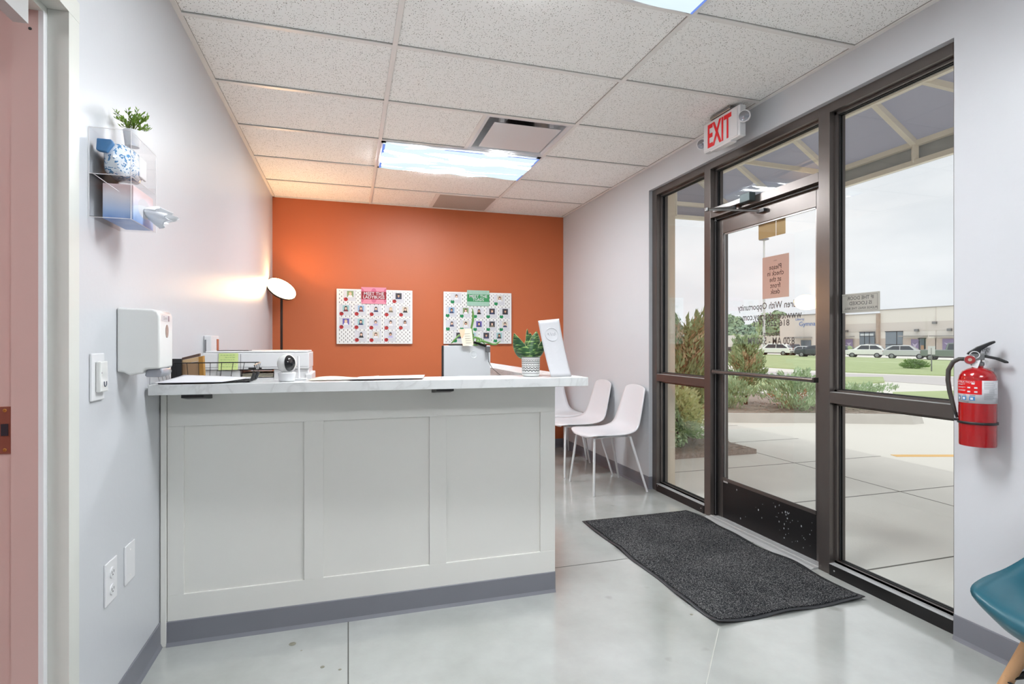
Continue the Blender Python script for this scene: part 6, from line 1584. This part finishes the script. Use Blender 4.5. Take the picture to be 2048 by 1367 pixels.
park(vehicle('parked_pickup', 'pickup', PG, L=5.9, H=1.98, W=2.0), 1912, 716, 64, A90 + .4, 'green grey pickup truck parked by the right window edge')
park(vehicle('parked_car', 'sedan', PD, H=1.5), 1690, 704, 80, A90, 'dark car behind the light green shrub at the left of the right window')
park(vehicle('parked_suv', 'suv', PW, L=4.9, H=1.8), 1548, 709, 62, -A90 + .5, 'white SUV seen through the door below the opening hours')
park(vehicle('parked_suv', 'suv', PM, H=1.75), 1589, 706, 76, A90 - .6, 'dark maroon SUV behind and right of the white one in the door glass')
park(vehicle('parked_sedan', 'sedan', PS, H=1.48), 1604, 711, 66, -A90 + .5, 'silver sedan seen through the right part of the door glass')
park(vehicle('parked_hatchback', 'suv', PD, L=4.2, H=1.55), 1628, 713, 58, -A90 + .5, 'dark hatchback at the right edge of the door glass')
park(vehicle('parked_pickup', 'pickup', pbr('black_truck_paint', (58, 60, 68), .3, coat=.5), L=5.5, H=1.85), 1476, 705, 66, A90 + .9, 'black pickup truck left of the juniper in the door glass')

# light poles and trees beyond
def trees(name, px, py_top, py_base, D, wpx, label, col, seed, cat='tree', group='trees beyond the parking lots'):
    d = ray(px, PY0); k = D / d.y; base = Vector((d.x * k, d.y * k, GZ)); depth = D / d.y
    dep = Vector((_s, _c, 0)).dot(base); H_ = (PY0 - py_top) / F_PX * dep + EYE - GZ; r = wpx / F_PX * dep / 2; g = random.Random(seed)
    t = empty(name, base, label=label, cat=cat, group=group)
    m = MB(); z0 = .12 * H_
    bl = [(g.uniform(-.6, .6) * r, g.uniform(-.6, .6) * r, z0 + g.uniform(.25, .80) * (H_ - z0), g.uniform(.35, .55) * r) for _ in range(9)] + [(0, 0, z0 + .72 * (H_ - z0), .55 * r)]
    for cx, cy, cz, rr in bl:
        rr = min(rr, (H_ - cz) * 1.0 + .1)
        for _ in range(330):
            v = Vector((g.gauss(0, 1), g.gauss(0, 1), g.gauss(0, 1))).normalized(); p = base + Vector((cx, cy, cz)) + v * rr * (0.8 + .25 * g.random()); s = g.uniform(.05, .12) * r
            a = v.cross(Vector((g.uniform(-1, 1), g.uniform(-1, 1), g.uniform(-1, 1)))).normalized() * s; b = (v.cross(a).normalized() + v * g.uniform(-.6, .6)) * s; m.add([p - a, p + b, p + a, p - b], [(0, 1, 2, 3)])
    build('crown', m, col, t)
    m = MB(); m.tube([base, base + Vector((0, 0, .75 * H_))], [.035 * r + .15, .1], 8); build('trunk', m, pbr(name + '_trunk', (110, 98, 86), .9), t)
TG = [pbr('far_green_hazed', (156, 178, 142), .8, var=.25, vscale=.3), pbr('far_light_green_hazed', (186, 206, 154), .8, var=.25, vscale=.3), pbr('far_deep_green_hazed', (142, 166, 138), .8, var=.25, vscale=.3)]  # distance haze painted in: crown greens made paler and duller
for i, (px, pt, D, w, lbl, c) in enumerate(((1392, 636, 120, 50, 'hazy green tree beyond the lot in the narrow left window', 0), (1455, 626, 130, 62, 'broad tree at the hinge side of the door glass', 0), (1490, 650, 118, 60, 'dense tree behind the upright juniper in the door glass', 2), (1556, 618, 130, 62, 'tallest tree, behind the web address lettering', 0), (1520, 645, 140, 60, 'mid green tree left of the tallest tree', 1), (1584, 640, 140, 42, 'dark narrow tree left of the lettered block', 2), (1468, 668, 105, 30, 'low bright green tree at the left edge of the door glass', 1), (1700, 690, 60, 14, 'light green young tree beside the dark car in the right window', 1), (1345, 655, 125, 40, 'far tree at the left edge of the narrow window', 2))):
    trees('distant_tree', px, pt, 700, D, w, lbl, TG[c], 40 + i)
def pole(px, pt, D, label, r=.12):
    d = ray(px, PY0); k = D / d.y; b = Vector((d.x * k, d.y * k, terrain(d.x * k))); dep = Vector((_s, _c, 0)).dot(b); H_ = (PY0 - pt) / F_PX * dep + EYE - b.z
    t = empty('light_pole', b, label=label, cat='light pole', group='parking lot light poles'); m = MB(); m.tube([b, b + UZ * H_], [r, r * .6], 8); build('pole', m, 'white', t)
    m = MB(); m.box(b.x - .5, b.x + .5, b.y - .5, b.y + .5, b.z + H_, b.z + H_ + .25); build('lamp_head', m, 'steel', t)
pole(1528, 480, 70, 'tall pale light pole rising behind the check-in sign on the door', .22)
pole(1564, 653, 110, 'short pale light pole among the trees in the door glass')
